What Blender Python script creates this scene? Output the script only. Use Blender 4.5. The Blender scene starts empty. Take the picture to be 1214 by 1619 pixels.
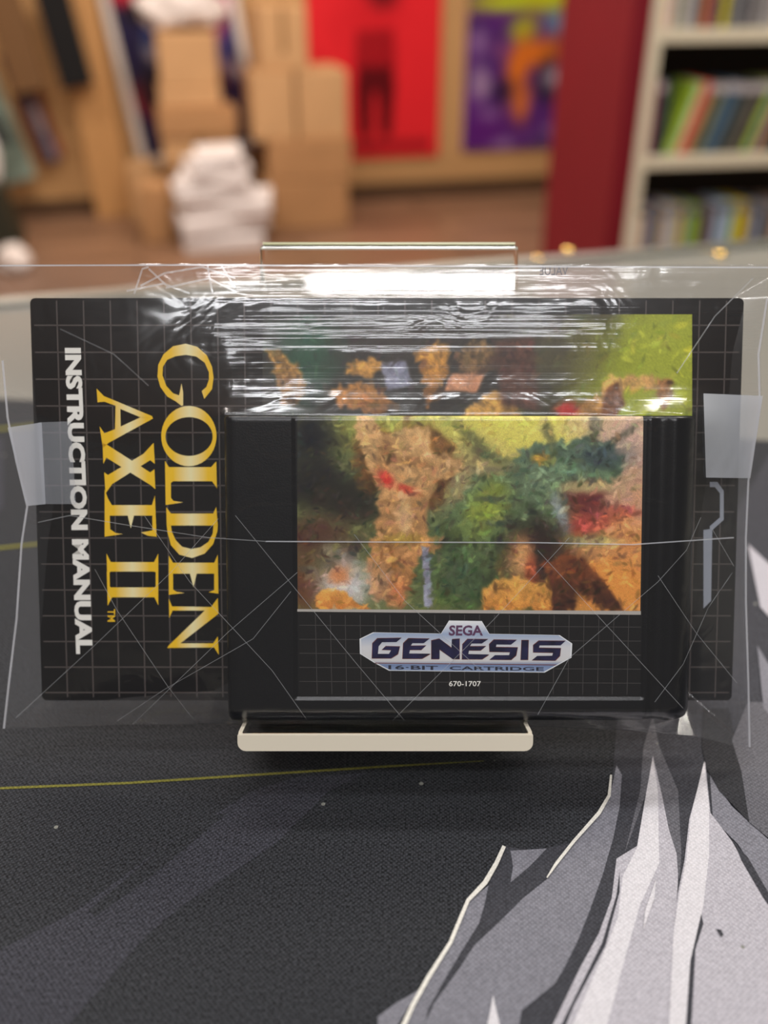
import bpy, bmesh, math, random
import numpy as np
from mathutils import Vector, Matrix
random.seed(7); np.random.seed(7)
S = bpy.context.scene
COL = S.collection

# ------------------------------------------------------------------ camera, world, lights, exposure
FPX = 1500.0
PITCH = math.radians(30.7)
CAM = np.array([0, 0, .173])
FW = np.array([0, math.cos(PITCH), -math.sin(PITCH)])
UP = np.array([0, math.sin(PITCH), math.cos(PITCH)])
RT = np.array([1., 0, 0])
cd = bpy.data.cameras.new('camera'); cam = bpy.data.objects.new('camera', cd); COL.objects.link(cam)
cam.location = CAM; cam.rotation_euler = (math.pi / 2 - PITCH, 0, 0)
cd.sensor_fit = 'VERTICAL'; cd.sensor_height = 36; cd.sensor_width = 27
cd.lens = 36 * FPX / 1619; cd.clip_start = .005; cd.clip_end = 50
cd.dof.use_dof = True; cd.dof.focus_distance = .216; cd.dof.aperture_fstop = 7.2
S.camera = cam
w = bpy.data.worlds.new('world'); S.world = w; w.use_nodes = True
w.node_tree.nodes['Background'].inputs[0].default_value = (.95, .9, .85, 1)
w.node_tree.nodes['Background'].inputs[1].default_value = .13
S.view_settings.view_transform = 'Standard'; S.view_settings.look = 'None'
S.view_settings.gamma = 1; S.view_settings.exposure = 0.0

def area(name, loc, sx, sy, power, col=(1, .93, .84), rot=(0, 0, 0)):
    l = bpy.data.lights.new(name, 'AREA'); l.shape = 'RECTANGLE'; l.size = sx; l.size_y = sy
    l.energy = power; l.color = col
    o = bpy.data.objects.new(name, l); COL.objects.link(o); o.location = loc; o.rotation_euler = rot
    return o
PSI = math.radians(13)
area('shop_light_near', (0, -.25, 1.7), 1.25, .16, 9, (.97, .98, 1), (0, 0, .05))
area('shop_light_front', (-.1, .75, 1.7), 1.25, .16, 15, (.97, .98, 1), (0, 0, .1))
area('fill_light_over_camera', (0, -.95, 1.7), 1.25, .16, 17, (.98, .98, 1))  # unseen fill added to brighten the leaned manual and its gold lettering
area('shop_light_behind', (.17, -1.63, 1.7), .75, .05, 10, (1, .99, .97))
area('shop_light_middle', (-.6, 2.3, 1.7), 1.3, .3, 38, (1, .92, .83), (0, 0, PSI))
area('shop_light_wall', (.3, 3.4, 1.7), 1.3, .3, 42, (1, .92, .83), (0, 0, PSI))
area('shop_light_left', (-1.9, 3.2, 1.7), 1.2, .3, 33, (1, .92, .83), (0, 0, PSI))
area('shop_light_shelf', (1.3, 1.5, 1.7), 1.2, .3, 32, (1, .95, .84), (0, 0, PSI))

# ------------------------------------------------------------------ helpers
def lin(c):
    c = np.asarray(c, float) / 255
    return np.where(c <= .04045, c / 12.92, ((c + .055) / 1.055) ** 2.4)
def ray(x, y): return FW + RT * (x - 607) / FPX + UP * (809.5 - y) / FPX
def onz(x, y, z=0.0):
    r = ray(x, y); t = (z - CAM[2]) / r[2]; return CAM + t * r
E1 = np.array([math.cos(PSI), math.sin(PSI), 0]); E2 = np.array([-math.sin(PSI), math.cos(PSI), 0])
def onD(x, y, D):
    r = ray(x, y); t = (D - CAM @ E2) / (r @ E2); return CAM + t * r
FLOOR = -.88

MATS = {}
def mat(name, col=(128, 128, 128), rough=.5, metal=0., spec=.5, noise=0., nscale=20., trans=0., ior=1.45,
        bump=0., bscale=200., vcol=False, coat=0., stretch=(1, 1, 1)):
    if name in MATS: return MATS[name]
    m = bpy.data.materials.new(name); m.use_nodes = True; nt = m.node_tree; b = nt.nodes['Principled BSDF']
    c = (*lin(col), 1)
    b.inputs['Base Color'].default_value = c
    b.inputs['Roughness'].default_value = rough; b.inputs['Metallic'].default_value = metal
    b.inputs['Specular IOR Level'].default_value = spec
    b.inputs['Transmission Weight'].default_value = trans; b.inputs['IOR'].default_value = ior
    b.inputs['Coat Weight'].default_value = coat
    src = None
    if vcol:
        a = nt.nodes.new('ShaderNodeAttribute'); a.attribute_name = 'Col'; src = a.outputs['Color']
    tc = nt.nodes.new('ShaderNodeTexCoord'); mp = nt.nodes.new('ShaderNodeMapping')
    mp.inputs['Scale'].default_value = stretch; nt.links.new(tc.outputs['Object'], mp.inputs['Vector'])
    if noise:
        n = nt.nodes.new('ShaderNodeTexNoise'); n.inputs['Scale'].default_value = nscale; n.inputs['Detail'].default_value = 5
        nt.links.new(mp.outputs[0], n.inputs['Vector'])
        mr = nt.nodes.new('ShaderNodeMapRange'); mr.inputs[1].default_value = .3; mr.inputs[2].default_value = .7
        mr.inputs[3].default_value = 1 - noise; mr.inputs[4].default_value = 1 + noise
        nt.links.new(n.outputs[0], mr.inputs[0])
        mx = nt.nodes.new('ShaderNodeVectorMath'); mx.operation = 'MULTIPLY'
        if src: nt.links.new(src, mx.inputs[0])
        else: mx.inputs[0].default_value = c[:3]
        nt.links.new(mr.outputs[0], mx.inputs[1]); src = mx.outputs[0]
    if src: nt.links.new(src, b.inputs['Base Color'])
    if bump:
        n = nt.nodes.new('ShaderNodeTexNoise'); n.inputs['Scale'].default_value = bscale
        nt.links.new(mp.outputs[0], n.inputs['Vector'])
        bp = nt.nodes.new('ShaderNodeBump'); bp.inputs['Strength'].default_value = bump; bp.inputs['Distance'].default_value = .0005
        nt.links.new(n.outputs[0], bp.inputs['Height']); nt.links.new(bp.outputs[0], b.inputs['Normal'])
    MATS[name] = m; return m

def tag(o, label=None, cat=None, group=None, kind=None):
    if label: o['label'] = label
    if cat: o['category'] = cat
    if group: o['group'] = group
    if kind: o['kind'] = kind
    return o
def empty(name, loc=(0, 0, 0), rot=None, label=None, cat=None, group=None):
    o = bpy.data.objects.new(name, None); COL.objects.link(o); o.location = loc; o.empty_display_size = .02
    if rot is not None: o.rotation_euler = rot
    return tag(o, label, cat, group)

class MB:
    """collects polygons; build() links them as one mesh object"""
    def __init__(s): s.v = []; s.f = []; s.m = []; s.mats = []; s.smooth = False
    def mi(s, m):
        if m not in s.mats: s.mats.append(m)
        return s.mats.index(m)
    def face(s, pts, m):
        i = len(s.v); s.v += [tuple(p) for p in pts]; s.f.append(tuple(range(i, i + len(pts)))); s.m.append(s.mi(m))
    def raw(s, vs, fs, m):
        i = len(s.v); s.v += [tuple(p) for p in vs]
        for f in fs: s.f.append(tuple(a + i for a in f)); s.m.append(s.mi(m))
    def box(s, x0, x1, y0, y1, z0, z1, m):
        v = [(x, y, z) for z in (z0, z1) for y in (y0, y1) for x in (x0, x1)]
        s.raw(v, [(0, 2, 3, 1), (4, 5, 7, 6), (0, 1, 5, 4), (2, 6, 7, 3), (0, 4, 6, 2), (1, 3, 7, 5)], m)
    def build(s, name, parent=None, bevel=0, seg=2, smooth=False, xf=None, tri=True):
        me = bpy.data.meshes.new(name); me.from_pydata(s.v, [], s.f)
        for m in s.mats: me.materials.append(m)
        me.polygons.foreach_set('material_index', s.m)
        bm = bmesh.new(); bm.from_mesh(me)
        bmesh.ops.remove_doubles(bm, verts=bm.verts, dist=1e-7)
        if bevel:
            bmesh.ops.bevel(bm, geom=[e for e in bm.edges if e.is_manifold and e.calc_face_angle(0) > .6], offset=bevel, segments=seg, affect='EDGES', profile=.5)
        big = [f for f in bm.faces if len(f.verts) > 4]
        if big and tri: bmesh.ops.triangulate(bm, faces=big)
        bm.to_mesh(me); bm.free()
        if smooth:
            me.polygons.foreach_set('use_smooth', [True] * len(me.polygons))
        o = bpy.data.objects.new(name, me); COL.objects.link(o)
        if parent: o.parent = parent
        return o

def textpolys(txt, offset=0.0, res=3):
    """font outline as (verts Nx2 normalised to the unit box, tris)"""
    c = bpy.data.curves.new('t', 'FONT'); c.body = txt; c.offset = offset; c.resolution_u = res
    o = bpy.data.objects.new('t', c); COL.objects.link(o)
    dg = bpy.context.evaluated_depsgraph_get(); me = bpy.data.meshes.new_from_object(o.evaluated_get(dg))
    V = np.array([v.co[:2] for v in me.vertices]); Fs = [tuple(p.vertices) for p in me.polygons]
    bpy.data.objects.remove(o); bpy.data.curves.remove(c); bpy.data.meshes.remove(me)
    V -= V.min(0); V /= V.max(0)
    return V, Fs

def gridmesh(name, P, m, parent=None, colors=None, smooth=True):
    """P: (ny,nx,3) grid"""
    ny, nx = P.shape[:2]
    me = bpy.data.meshes.new(name)
    idx = np.arange(ny * nx).reshape(ny, nx)
    q = np.stack([idx[:-1, :-1], idx[:-1, 1:], idx[1:, 1:], idx[1:, :-1]], -1).reshape(-1, 4)
    me.vertices.add(ny * nx); me.vertices.foreach_set('co', P.reshape(-1).astype(np.float32))
    me.loops.add(q.size); me.loops.foreach_set('vertex_index', q.reshape(-1).astype(np.int32))
    me.polygons.add(len(q)); me.polygons.foreach_set('loop_start', np.arange(0, q.size, 4, dtype=np.int32))
    me.polygons.foreach_set('loop_total', np.full(len(q), 4, dtype=np.int32))
    me.update(calc_edges=True)
    me.polygons.foreach_set('use_smooth', [smooth] * len(q))
    me.materials.append(m)
    if colors is not None:
        a = me.color_attributes.new('Col', 'FLOAT_COLOR', 'POINT')
        c = np.ones((ny * nx, 4), np.float32); c[:, :3] = colors.reshape(-1, 3)
        a.data.foreach_set('color', c.reshape(-1))
    o = bpy.data.objects.new(name, me); COL.objects.link(o)
    if parent: o.parent = parent
    return o

# --- small painting kit for printed artwork (arrays in photo pixels)
def inpoly(X, Y, poly):
    r = np.zeros(X.shape, bool); n = len(poly)
    for i in range(n):
        x0, y0 = poly[i]; x1, y1 = poly[(i + 1) % n]
        if y0 == y1: continue
        c = ((y0 > Y) != (y1 > Y)) & (X < (x1 - x0) * (Y - y0) / (y1 - y0) + x0)
        r ^= c
    return r
def blur(a, k):
    for _ in range(2):
        for ax in (0, 1):
            p = np.pad(a, [(k, k) if i == ax else (0, 0) for i in range(a.ndim)], mode='edge')
            c = np.cumsum(p, axis=ax); c = np.insert(c, 0, 0, axis=ax)
            n = a.shape[ax]
            a = (np.take(c, np.arange(2 * k + 1, 2 * k + 1 + n), axis=ax) - np.take(c, np.arange(n), axis=ax)) / (2 * k + 1)
    return a
def fbm(shape, cell, oct=4):
    out = np.zeros(shape); amp = 1
    for o in range(oct):
        c = max(2, int(cell / 2 ** o)); g = np.random.rand(shape[0] // c + 3, shape[1] // c + 3)
        yy = np.arange(shape[0]) / c; xx = np.arange(shape[1]) / c
        yi = yy.astype(int); xi = xx.astype(int); fy = (yy - yi)[:, None]; fx = (xx - xi)[None]
        fy = fy * fy * (3 - 2 * fy); fx = fx * fx * (3 - 2 * fx)
        out += amp * ((g[yi][:, xi] * (1 - fx) + g[yi][:, xi + 1] * fx) * (1 - fy) + (g[yi + 1][:, xi] * (1 - fx) + g[yi + 1][:, xi + 1] * fx) * fy - .5)
        amp *= .5
    return out
class Paint:
    def __init__(s, x0, x1, y0, y1, nx, ny, base):
        s.X, s.Y = np.meshgrid(np.linspace(x0, x1, nx), np.linspace(y0, y1, ny)); s.sc = nx / (x1 - x0)
        s.C = np.ones((ny, nx, 3)) * np.array(base, float)
        s.n = fbm((ny, nx), 40 * s.sc); s.n2 = fbm((ny, nx), 9 * s.sc, 3)
    def blob(s, x, y, rx, ry, c, k=1.0, rot=0, warp=.5):
        dx, dy = s.X - x, s.Y - y; a = math.radians(rot)
        u = (dx * math.cos(a) + dy * math.sin(a)) / rx; v = (-dx * math.sin(a) + dy * math.cos(a)) / ry
        m = np.exp(-((u * u + v * v) * (1 + warp * s.n * 2)) ** 1.5)[..., None] * k
        s.C = s.C * (1 - m) + np.array(c) * m
    def poly(s, pts, c, soft=2, c2=None, ax=1, tex=0., warp=0):
        m = inpoly(s.X + warp * s.n2 * 2, s.Y + warp * np.roll(s.n2, 31, 1) * 2, pts).astype(float)
        if soft: m = blur(m, max(1, int(soft * s.sc / 3.4)))
        c = np.array(c, float)
        if c2 is not None:
            p = np.array(pts); lo, hi = p[:, ax].min(), p[:, ax].max()
            t = np.clip(((s.Y if ax else s.X) - lo) / (hi - lo), 0, 1)[..., None]; c = c * (1 - t) + np.array(c2) * t
        c = c * (1 + tex * (s.n2 + .6 * s.n))[..., None]
        s.C = s.C * (1 - m[..., None]) + c * m[..., None]
    def line(s, pts, wd, c, k=1.):
        for (xa, ya), (xb, yb) in zip(pts[:-1], pts[1:]):
            dx, dy = xb - xa, yb - ya; L = dx * dx + dy * dy
            t = np.clip(((s.X - xa) * dx + (s.Y - ya) * dy) / L, 0, 1)
            d = np.hypot(s.X - xa - t * dx, s.Y - ya - t * dy)
            m = (np.clip(wd - d + .5, 0, 1) * k)[..., None]; s.C = s.C * (1 - m) + np.array(c) * m
    def strokes(s, n, rmin, rmax, amt):
        ny, nx = s.X.shape
        for _ in range(n):
            cx, cy = random.uniform(0, nx), random.uniform(0, ny); r = random.uniform(rmin, rmax) * s.sc; e = random.uniform(.25, .5)
            x0, x1, y0, y1 = int(max(0, cx - 2 * r)), int(min(nx, cx + 2 * r)), int(max(0, cy - 2 * r)), int(min(ny, cy + 2 * r))
            if x1 - x0 < 2 or y1 - y0 < 2: continue
            a = random.gauss(-.6, .9); X, Y = np.meshgrid(np.arange(x0, x1) - cx, np.arange(y0, y1) - cy)
            u = (X * math.cos(a) + Y * math.sin(a)) / r; v = (-X * math.sin(a) + Y * math.cos(a)) / (r * e)
            m = np.exp(-(u * u + v * v) ** 2)[..., None]
            c = s.C[min(ny - 1, int(cy)), min(nx - 1, int(cx))]; lum = c.mean()
            c = c * (1 + random.uniform(-amt, amt) * (1.3 if lum < 150 else .6)) + np.array([random.uniform(-8, 8) for _ in range(3)])
            s.C[y0:y1, x0:x1] = s.C[y0:y1, x0:x1] * (1 - .8 * m) + c * .8 * m
    def out(s, grain=.05):
        c = s.C * (1 + grain * np.random.randn(*s.X.shape))[..., None]
        return lin(np.clip(c, 2, 250))

# ------------------------------------------------------------------ structure: floor, walls, ceiling
WD = onD(700, 308, 1)  # placeholder, replaced below
def floorD(x, y):      # distance along E2 where the pixel's ray meets the floor
    r = ray(x, y); t = (FLOOR - CAM[2]) / r[2]; return (CAM + t * r) @ E2
DW = floorD(700, 308)
def roomP(a, d, z): return tuple(E1 * a + E2 * d + np.array([0, 0, z]))
def roombox(name, a0, a1, d0, d1, z0, z1, m, kind='structure', bevel=0):
    b = MB(); b.box(0, a1 - a0, 0, d1 - d0, 0, z1 - z0, m)
    o = b.build(name, bevel=bevel); o.location = roomP(a0, d0, z0); o.rotation_euler = (0, 0, PSI)
    if kind: o['kind'] = kind
    return o
# wooden floor boards
fm = bpy.data.materials.new('floor_boards'); fm.use_nodes = True; nt = fm.node_tree; b = nt.nodes['Principled BSDF']
tc = nt.nodes.new('ShaderNodeTexCoord'); br = nt.nodes.new('ShaderNodeTexBrick')
br.inputs['Color1'].default_value = (*lin((160, 120, 92)), 1); br.inputs['Color2'].default_value = (*lin((134, 98, 74)), 1)
br.inputs['Mortar'].default_value = (*lin((70, 45, 32)), 1); br.inputs['Scale'].default_value = 1
br.inputs['Brick Width'].default_value = 1.3; br.inputs['Row Height'].default_value = .19; br.inputs['Mortar Size'].default_value = .006
ns = nt.nodes.new('ShaderNodeTexNoise'); ns.inputs['Scale'].default_value = 3
mx = nt.nodes.new('ShaderNodeMix'); mx.data_type = 'RGBA'; mx.blend_type = 'MULTIPLY'; mx.inputs[0].default_value = .5
nt.links.new(tc.outputs['Object'], br.inputs['Vector']); nt.links.new(tc.outputs['Object'], ns.inputs['Vector'])
nt.links.new(br.outputs['Color'], mx.inputs[6]); nt.links.new(ns.outputs[0], mx.inputs[7]); nt.links.new(mx.outputs[2], b.inputs['Base Color'])
b.inputs['Roughness'].default_value = .4
roombox('floor', -4, 4, -3, DW + .2, FLOOR - .05, FLOOR, fm)
M_wall = mat('tan_wall_paint', (196, 150, 98), .75, noise=.06, nscale=3)
roombox('wall_back', -4, 4, DW, DW + .12, FLOOR, 1.75, M_wall)
roombox('ceiling', -4, 4, -3, DW + .12, 1.75, 1.8, mat('ceiling_paint', (225, 220, 210), .9))
roombox('baseboard_back', -4, 4, DW - .015, DW - .001, FLOOR, FLOOR + .07, mat('dark_skirting', (84, 58, 36), .6))

# red partition wall between the posters and the bookcase
DP = 2.75
M_red = mat('deep_red_paint', (124, 6, 28), .6, noise=.05, nscale=4)
# left tan wall return (nearer than the back wall)
DLW = DW - .9
l0 = onD(112, 40, DLW) @ E1; l1 = onD(176, 40, DLW) @ E1

# ------------------------------------------------------------------ posters on the wall
def poster(name, xl, xr, ybot, D, h, paint, label, roll=0, border=None, thick=.004):
    a0 = onD(xl, ybot, D) @ E1; a1 = onD(xr, ybot, D) @ E1; z0 = onD((xl + xr) / 2, ybot, D)[2]
    root = empty(name, roomP(a0, D, z0), (0, roll, PSI), label, 'poster')
    W = a1 - a0; mb = MB(); mb.box(0, W, -thick, 0, 0, h, mat('poster_paper_edge', (225, 215, 205), .6)); mb.build('backing', root)
    ny, nx = paint.shape[:2]; bd = border or 0
    X, Z = np.meshgrid(np.linspace(bd, W - bd, nx), np.linspace(h - bd, bd, ny))
    P = np.stack([X, np.full_like(X, -thick - .001), Z], -1)
    gridmesh('print', P, mat('poster_print', rough=.35, vcol=True), root, paint)
    return root
# red poster: upright dark shape on red, dark lettering band at the bottom (blurred beyond reading)
p = Paint(0, 200, 0, 300, 100, 150, (232, 40, 48))
p.blob(95, 90, 50, 60, (200, 25, 35), .5); p.blob(105, 60, 30, 26, (70, 10, 18), .8)
p.poly([(72, 165), (128, 165), (130, 200), (124, 268), (108, 270), (104, 205), (96, 205), (92, 270), (76, 268), (70, 200)], (95, 8, 18), 8)
p.poly([(72, 120), (128, 118), (132, 170), (68, 170)], (165, 20, 30), 10)
for i in range(9): p.poly([(62 + i * 14, 274), (71 + i * 14, 274), (71 + i * 14, 290), (62 + i * 14, 290)], (120, 10, 22), 4)
poster('wall_poster', 492, 692, 249, DW - .01, .91, p.out(.02), 'bright red wall poster with a dark shape, between the boxes and the purple poster')
# purple poster: generic colourful swirls
p = Paint(0, 200, 0, 300, 120, 180, (92, 40, 120))
random.seed(3)
for i in range(40): p.blob(random.uniform(0, 200), random.uniform(120, 300), random.uniform(8, 24), random.uniform(8, 20), random.choice([(140, 80, 160), (60, 28, 90), (110, 50, 140), (170, 140, 180), (75, 40, 110)]), .7)
for i in range(14): p.blob(random.uniform(0, 200), random.uniform(0, 70), 18, 14, random.choice([(200, 60, 50), (225, 120, 50), (150, 110, 160), (110, 70, 120)]), .8)
p.blob(100, 40, 90, 16, (190, 70, 50), .7); p.blob(40, 70, 16, 10, (235, 120, 40)); p.blob(60, 90, 60, 13, (196, 212, 30)); p.blob(160, 100, 30, 14, (120, 40, 70), .8); p.blob(135, 80, 42, 26, (205, 210, 25)); p.blob(85, 128, 22, 24, (180, 200, 40), .9, 30)
p.blob(150, 118, 34, 18, (110, 150, 180)); p.blob(80, 180, 18, 52, (238, 125, 30), 1, 10); p.blob(115, 160, 48, 22, (238, 125, 30), 1)
p.blob(150, 205, 32, 26, (70, 50, 90)); p.blob(128, 200, 16, 40, (40, 26, 50), .9); p.blob(150, 195, 22, 17, (206, 196, 206), 1); p.blob(165, 240, 24, 10, (220, 130, 60), .9); p.blob(60, 215, 18, 22, (44, 24, 60), .9); p.blob(90, 235, 14, 30, (230, 120, 35), .9)
p.blob(25, 205, 14, 26, (185, 160, 185), .8); p.blob(30, 270, 40, 26, (95, 25, 120), .8)
poster('wall_poster', 730, 925, 234, DW - .01, .91, p.out(.02), 'purple poster splashed with orange, lime and blue, partly behind the red partition')
# tall board print with white border, leaning at left behind the boxes
p = Paint(0, 240, 0, 340, 96, 136, (36, 30, 66))
random.seed(5)
for i in range(60): p.blob(random.uniform(0, 240), random.uniform(0, 340), random.uniform(12, 30), random.uniform(16, 40), random.choice([(200, 36, 52), (28, 26, 60), (24, 18, 24), (215, 200, 195), (205, 90, 130), (90, 30, 50), (30, 26, 66), (30, 60, 130)]), .85, random.uniform(0, 180))
poster('leaning_board', 222, 420, 258, DW - .035, 1.0, p.out(.02), 'white bordered board print in navy, red and white leaning behind the cardboard boxes', roll=math.radians(-7), border=.035, thick=.012)

# ------------------------------------------------------------------ cardboard boxes
M_card = mat('cardboard', (200, 155, 108), .8, noise=.07, nscale=6)
M_card2 = mat('cardboard_dark', (176, 130, 86), .8, noise=.07, nscale=6)
M_tape = mat('packing_tape', (120, 88, 48), .35)
M_flap = mat('cardboard_edge', (218, 180, 140), .8)
def cbox(xl, xr, yt, yb, D, dep, label, m=None, tape=True, yaw=0, zb=None):
    a0 = onD(xl, (yt + yb) / 2, D) @ E1; a1 = onD(xr, (yt + yb) / 2, D) @ E1
    z0 = onD((xl + xr) / 2, yb, D)[2] if zb is None else zb
    z1 = onD((xl + xr) / 2, yt, D)[2]; z0 = max(z0, FLOOR)
    root = empty('cardboard_box', roomP(a0, D, z0), (0, 0, PSI + yaw), label, 'box', 'cardboard boxes piled by the back wall')
    W, H = a1 - a0, z1 - z0; mb = MB(); mb.box(0, W, 0, dep, 0, H - .003, m or M_card); mb.build('carton', root, .006)
    fl = MB()
    fl.box(.004, W - .004, .004, dep / 2 - .002, H - .003, H, m or M_card); fl.box(.004, W - .004, dep / 2 + .002, dep - .004, H - .003, H, m or M_card)
    fl.build('lid_flap', root)
    if tape:
        t = MB(); t.box(W * .46, W * .54, -.0012, 0.0005, H * .3, H, M_tape); t.build('tape_strip', root)
    return z1, root
GB = floorD(490, 362)
zt, _ = cbox(420, 552, 285, 372, GB, .34, 'wide brown box at the floor, lowest of the right-hand pile', M_card2, tape=False, zb=FLOOR)
zt, _ = cbox(424, 556, 222, 284, GB, .32, 'brown box second from the floor in the right-hand pile', M_card2, tape=False, zb=zt + .001)
zrow = zt + .001
zt, _ = cbox(398, 466, 114, 222, GB + .01, .3, 'box with pale top on the left half of the third row, right-hand pile', tape=False, zb=zt + .001)
zr, _ = cbox(470, 550, 112, 222, GB + .02, .3, 'square box beside the red poster, right half of the third row', tape=False, zb=zrow)
cbox(408, 486, 10, 108, GB + .03, .28, 'upper box of the right-hand pile, against the red poster edge', zb=max(zt, zr) + .001)
GA = floorD(300, 372) + .12
zt, _ = cbox(262, 374, 262, 350, GA, .18, 'lowest box of the left-hand pile behind the white slabs', M_card2, zb=FLOOR)
zt, _ = cbox(258, 372, 217, 261, GA - .02, .24, 'flat taped box above the lowest one in the left-hand pile', zb=zt + .001)
zt, _ = cbox(250, 376, 172, 216, GA - .03, .22, 'wide shallow darker box in the middle of the left-hand pile', M_card2, tape=False, zb=zt + .001)
zt, _ = cbox(252, 350, 140, 171, GA, .3, 'low box just under the topmost box of the left-hand pile', tape=False, zb=zt + .001)
zt, _ = cbox(250, 344, 50, 139, GA + .01, .26, 'topmost square box of the left-hand pile under the white bag', tape=False, zb=zt + .001)
ztopA = zt
cbox(222, 268, 296, 372, GA - .22, .2, 'small box on the floor at the left of the white slabs', M_card2, tape=False, zb=FLOOR)
cbox(206, 252, 262, 350, GA + .12, .2, 'narrow box on the floor under the leaning board', tape=False, zb=FLOOR)

# crumpled white bag on top of the left pile
def lump(name, c, r, m, label, cat, seed=1, parent=None):
    bm = bmesh.new(); bmesh.ops.create_icosphere(bm, subdivisions=4, radius=1)
    from mathutils import noise as mn
    for v in bm.verts:
        d = 1 + .28 * mn.noise(v.co * 2.2 + Vector((seed, 0, 0))) + .1 * mn.noise(v.co * 6)
        v.co = Vector((v.co.x * r[0] * d, v.co.y * r[1] * d, max(-.6, v.co.z) * r[2] * d))
    mz = min(v.co.z for v in bm.verts)
    for v in bm.verts: v.co.z -= mz
    me = bpy.data.meshes.new(name); bm.to_mesh(me); bm.free(); me.materials.append(m)
    me.polygons.foreach_set('use_smooth', [True] * len(me.polygons))
    o = bpy.data.objects.new(name, me); COL.objects.link(o); o.location = c
    if parent: o.parent = parent
    else: tag(o, label, cat)
    return o
c = onD(290, 40, GA + .13)
lump('plastic_bag', (c[0], c[1], ztopA + .001), (.17, .11, .1), mat('white_plastic', (228, 214, 206), .4), 'crumpled white bag on the topmost box of the left-hand pile', 'bag')

# white flat cartons piled untidily on the floor
M_white = mat('white_slab', (236, 226, 222), .6, noise=.03, nscale=8)
GS = floorD(350, 398)
slabs = [(285, 415, 372, 402, 0), (280, 422, 346, 372, .1), (300, 436, 320, 346, -.15), (278, 405, 300, 322, .05), (288, 400, 282, 301, -.1), (305, 396, 262, 282, .12), (318, 392, 246, 262, -.05)]
zb = FLOOR
names = ['lowest and longest', 'second from the floor', 'third from the floor, jutting out right', 'middle one, jutting out left', 'third from the top', 'second from the top', 'topmost and smallest']
for i, (xl, xr, yt, yb, yaw) in enumerate(slabs):
    a0 = onD(xl, 330, GS) @ E1; a1 = onD(xr, 330, GS) @ E1; z1 = onD(350, yt, GS)[2]
    W = a1 - a0; H = z1 - zb
    mb = MB(); mb.box(-W / 2, W / 2, -.13, .13, 0, H - .006, M_white)
    o = mb.build('white_carton', bevel=.006, seg=2)
    tl = (0, -.03, -.03, -.03, -.03, -.03, -.03)[i]
    o.location = roomP((a0 + a1) / 2, GS + .14, zb + (.006 if i else 0)); o.rotation_euler = (0, tl, PSI + yaw)
    tag(o, 'flat white carton in the slumped floor pile, ' + names[i], 'carton', 'flat white cartons slumped on the floor')
    zb = z1 - .002

# ------------------------------------------------------------------ bookcase with game cases
DS = 2.42
YS = math.radians(9)
M_cream = mat('cream_laminate', (238, 226, 200), .45)
M_inside = mat('shelf_back_panel', (70, 62, 56), .8)
bc0 = onD(1010, 270, DS); ax = np.array([math.cos(YS), math.sin(YS), 0]); ay = np.array([-math.sin(YS), math.cos(YS), 0])
bk = empty('bookcase', (bc0[0], bc0[1], FLOOR), (0, 0, YS), 'cream bookcase full of game cases right of the red partition', 'bookcase')
def bk_z(py): # height over floor for a pixel row on the front plane
    r = ray(1120, py); n = ay; t = ((bc0 - CAM) @ n) / (r @ n); return (CAM + t * r)[2] - FLOOR
def bk_x(px, py):
    r = ray(px, py); t = ((bc0 - CAM) @ ay) / (r @ ay); return ((CAM + t * r) - bc0) @ ax
BW, BD = .92, .26
z_mid = (bk_z(246), bk_z(268)); z_top = (bk_z(46), bk_z(69)); gap = z_top[0] - z_mid[0]
for x0 in (-.018, BW - .018):
    mb = MB(); mb.box(x0, x0 + .034, 0, BD, 0, 1.95, M_cream); mb.build('side_panel', bk, .002)
mb = MB(); mb.box(.017, BW - .02, BD - .012, BD - .002, .06, 1.93, M_inside); mb.build('back_panel', bk)
zs = [z_mid[0] + k * gap for k in (-3, -2, -1, 0, 1, 2, 3)]
for z in zs:
    mb = MB(); mb.box(.017, BW - .019, 0, BD - .014, z - .03, z, M_cream); mb.build('shelf', bk, .002)
# the red partition closes the left flank of the bookcase and runs back towards the wall
pn = bc0 - ax * .020; r_ = ray(897, 200); q_ = CAM + r_ * (((pn - CAM) @ ax) / (r_ @ ax)); Lp_ = (q_ - pn) @ ay
mb = MB(); mb.box(-.05, 0, -.002, Lp_, 0, 1.7 - FLOOR, M_red); o = mb.build('wall_partition'); o['kind'] = 'structure'
o.location = (pn[0], pn[1], FLOOR); o.rotation_euler = (0, 0, YS); print('PARTITION', Lp_, 'DW', DW)
pal_mid = [(150, 40, 60), (60, 66, 74), (60, 66, 74), (168, 200, 60), (190, 215, 170), (232, 90, 74), (205, 150, 110), (70, 64, 62), (130, 130, 80), (70, 95, 120), (85, 115, 140), (60, 70, 75), (90, 92, 88), (58, 62, 60), (120, 110, 95)]
pal_low = [(220, 215, 210), (200, 150, 110), (120, 160, 180), (50, 50, 110), (215, 180, 90), (190, 200, 225), (160, 160, 165), (232, 205, 20), (110, 120, 170), (150, 190, 50), (150, 180, 60), (80, 70, 70), (130, 110, 115), (60, 60, 62)]
pal_top = [(230, 170, 140), (225, 215, 215), (140, 140, 90), (180, 175, 175), (185, 178, 178), (80, 76, 78), (210, 120, 70), (110, 70, 90), (80, 78, 90), (215, 200, 40), (70, 68, 72), (150, 150, 150)]
cn = {}
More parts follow.
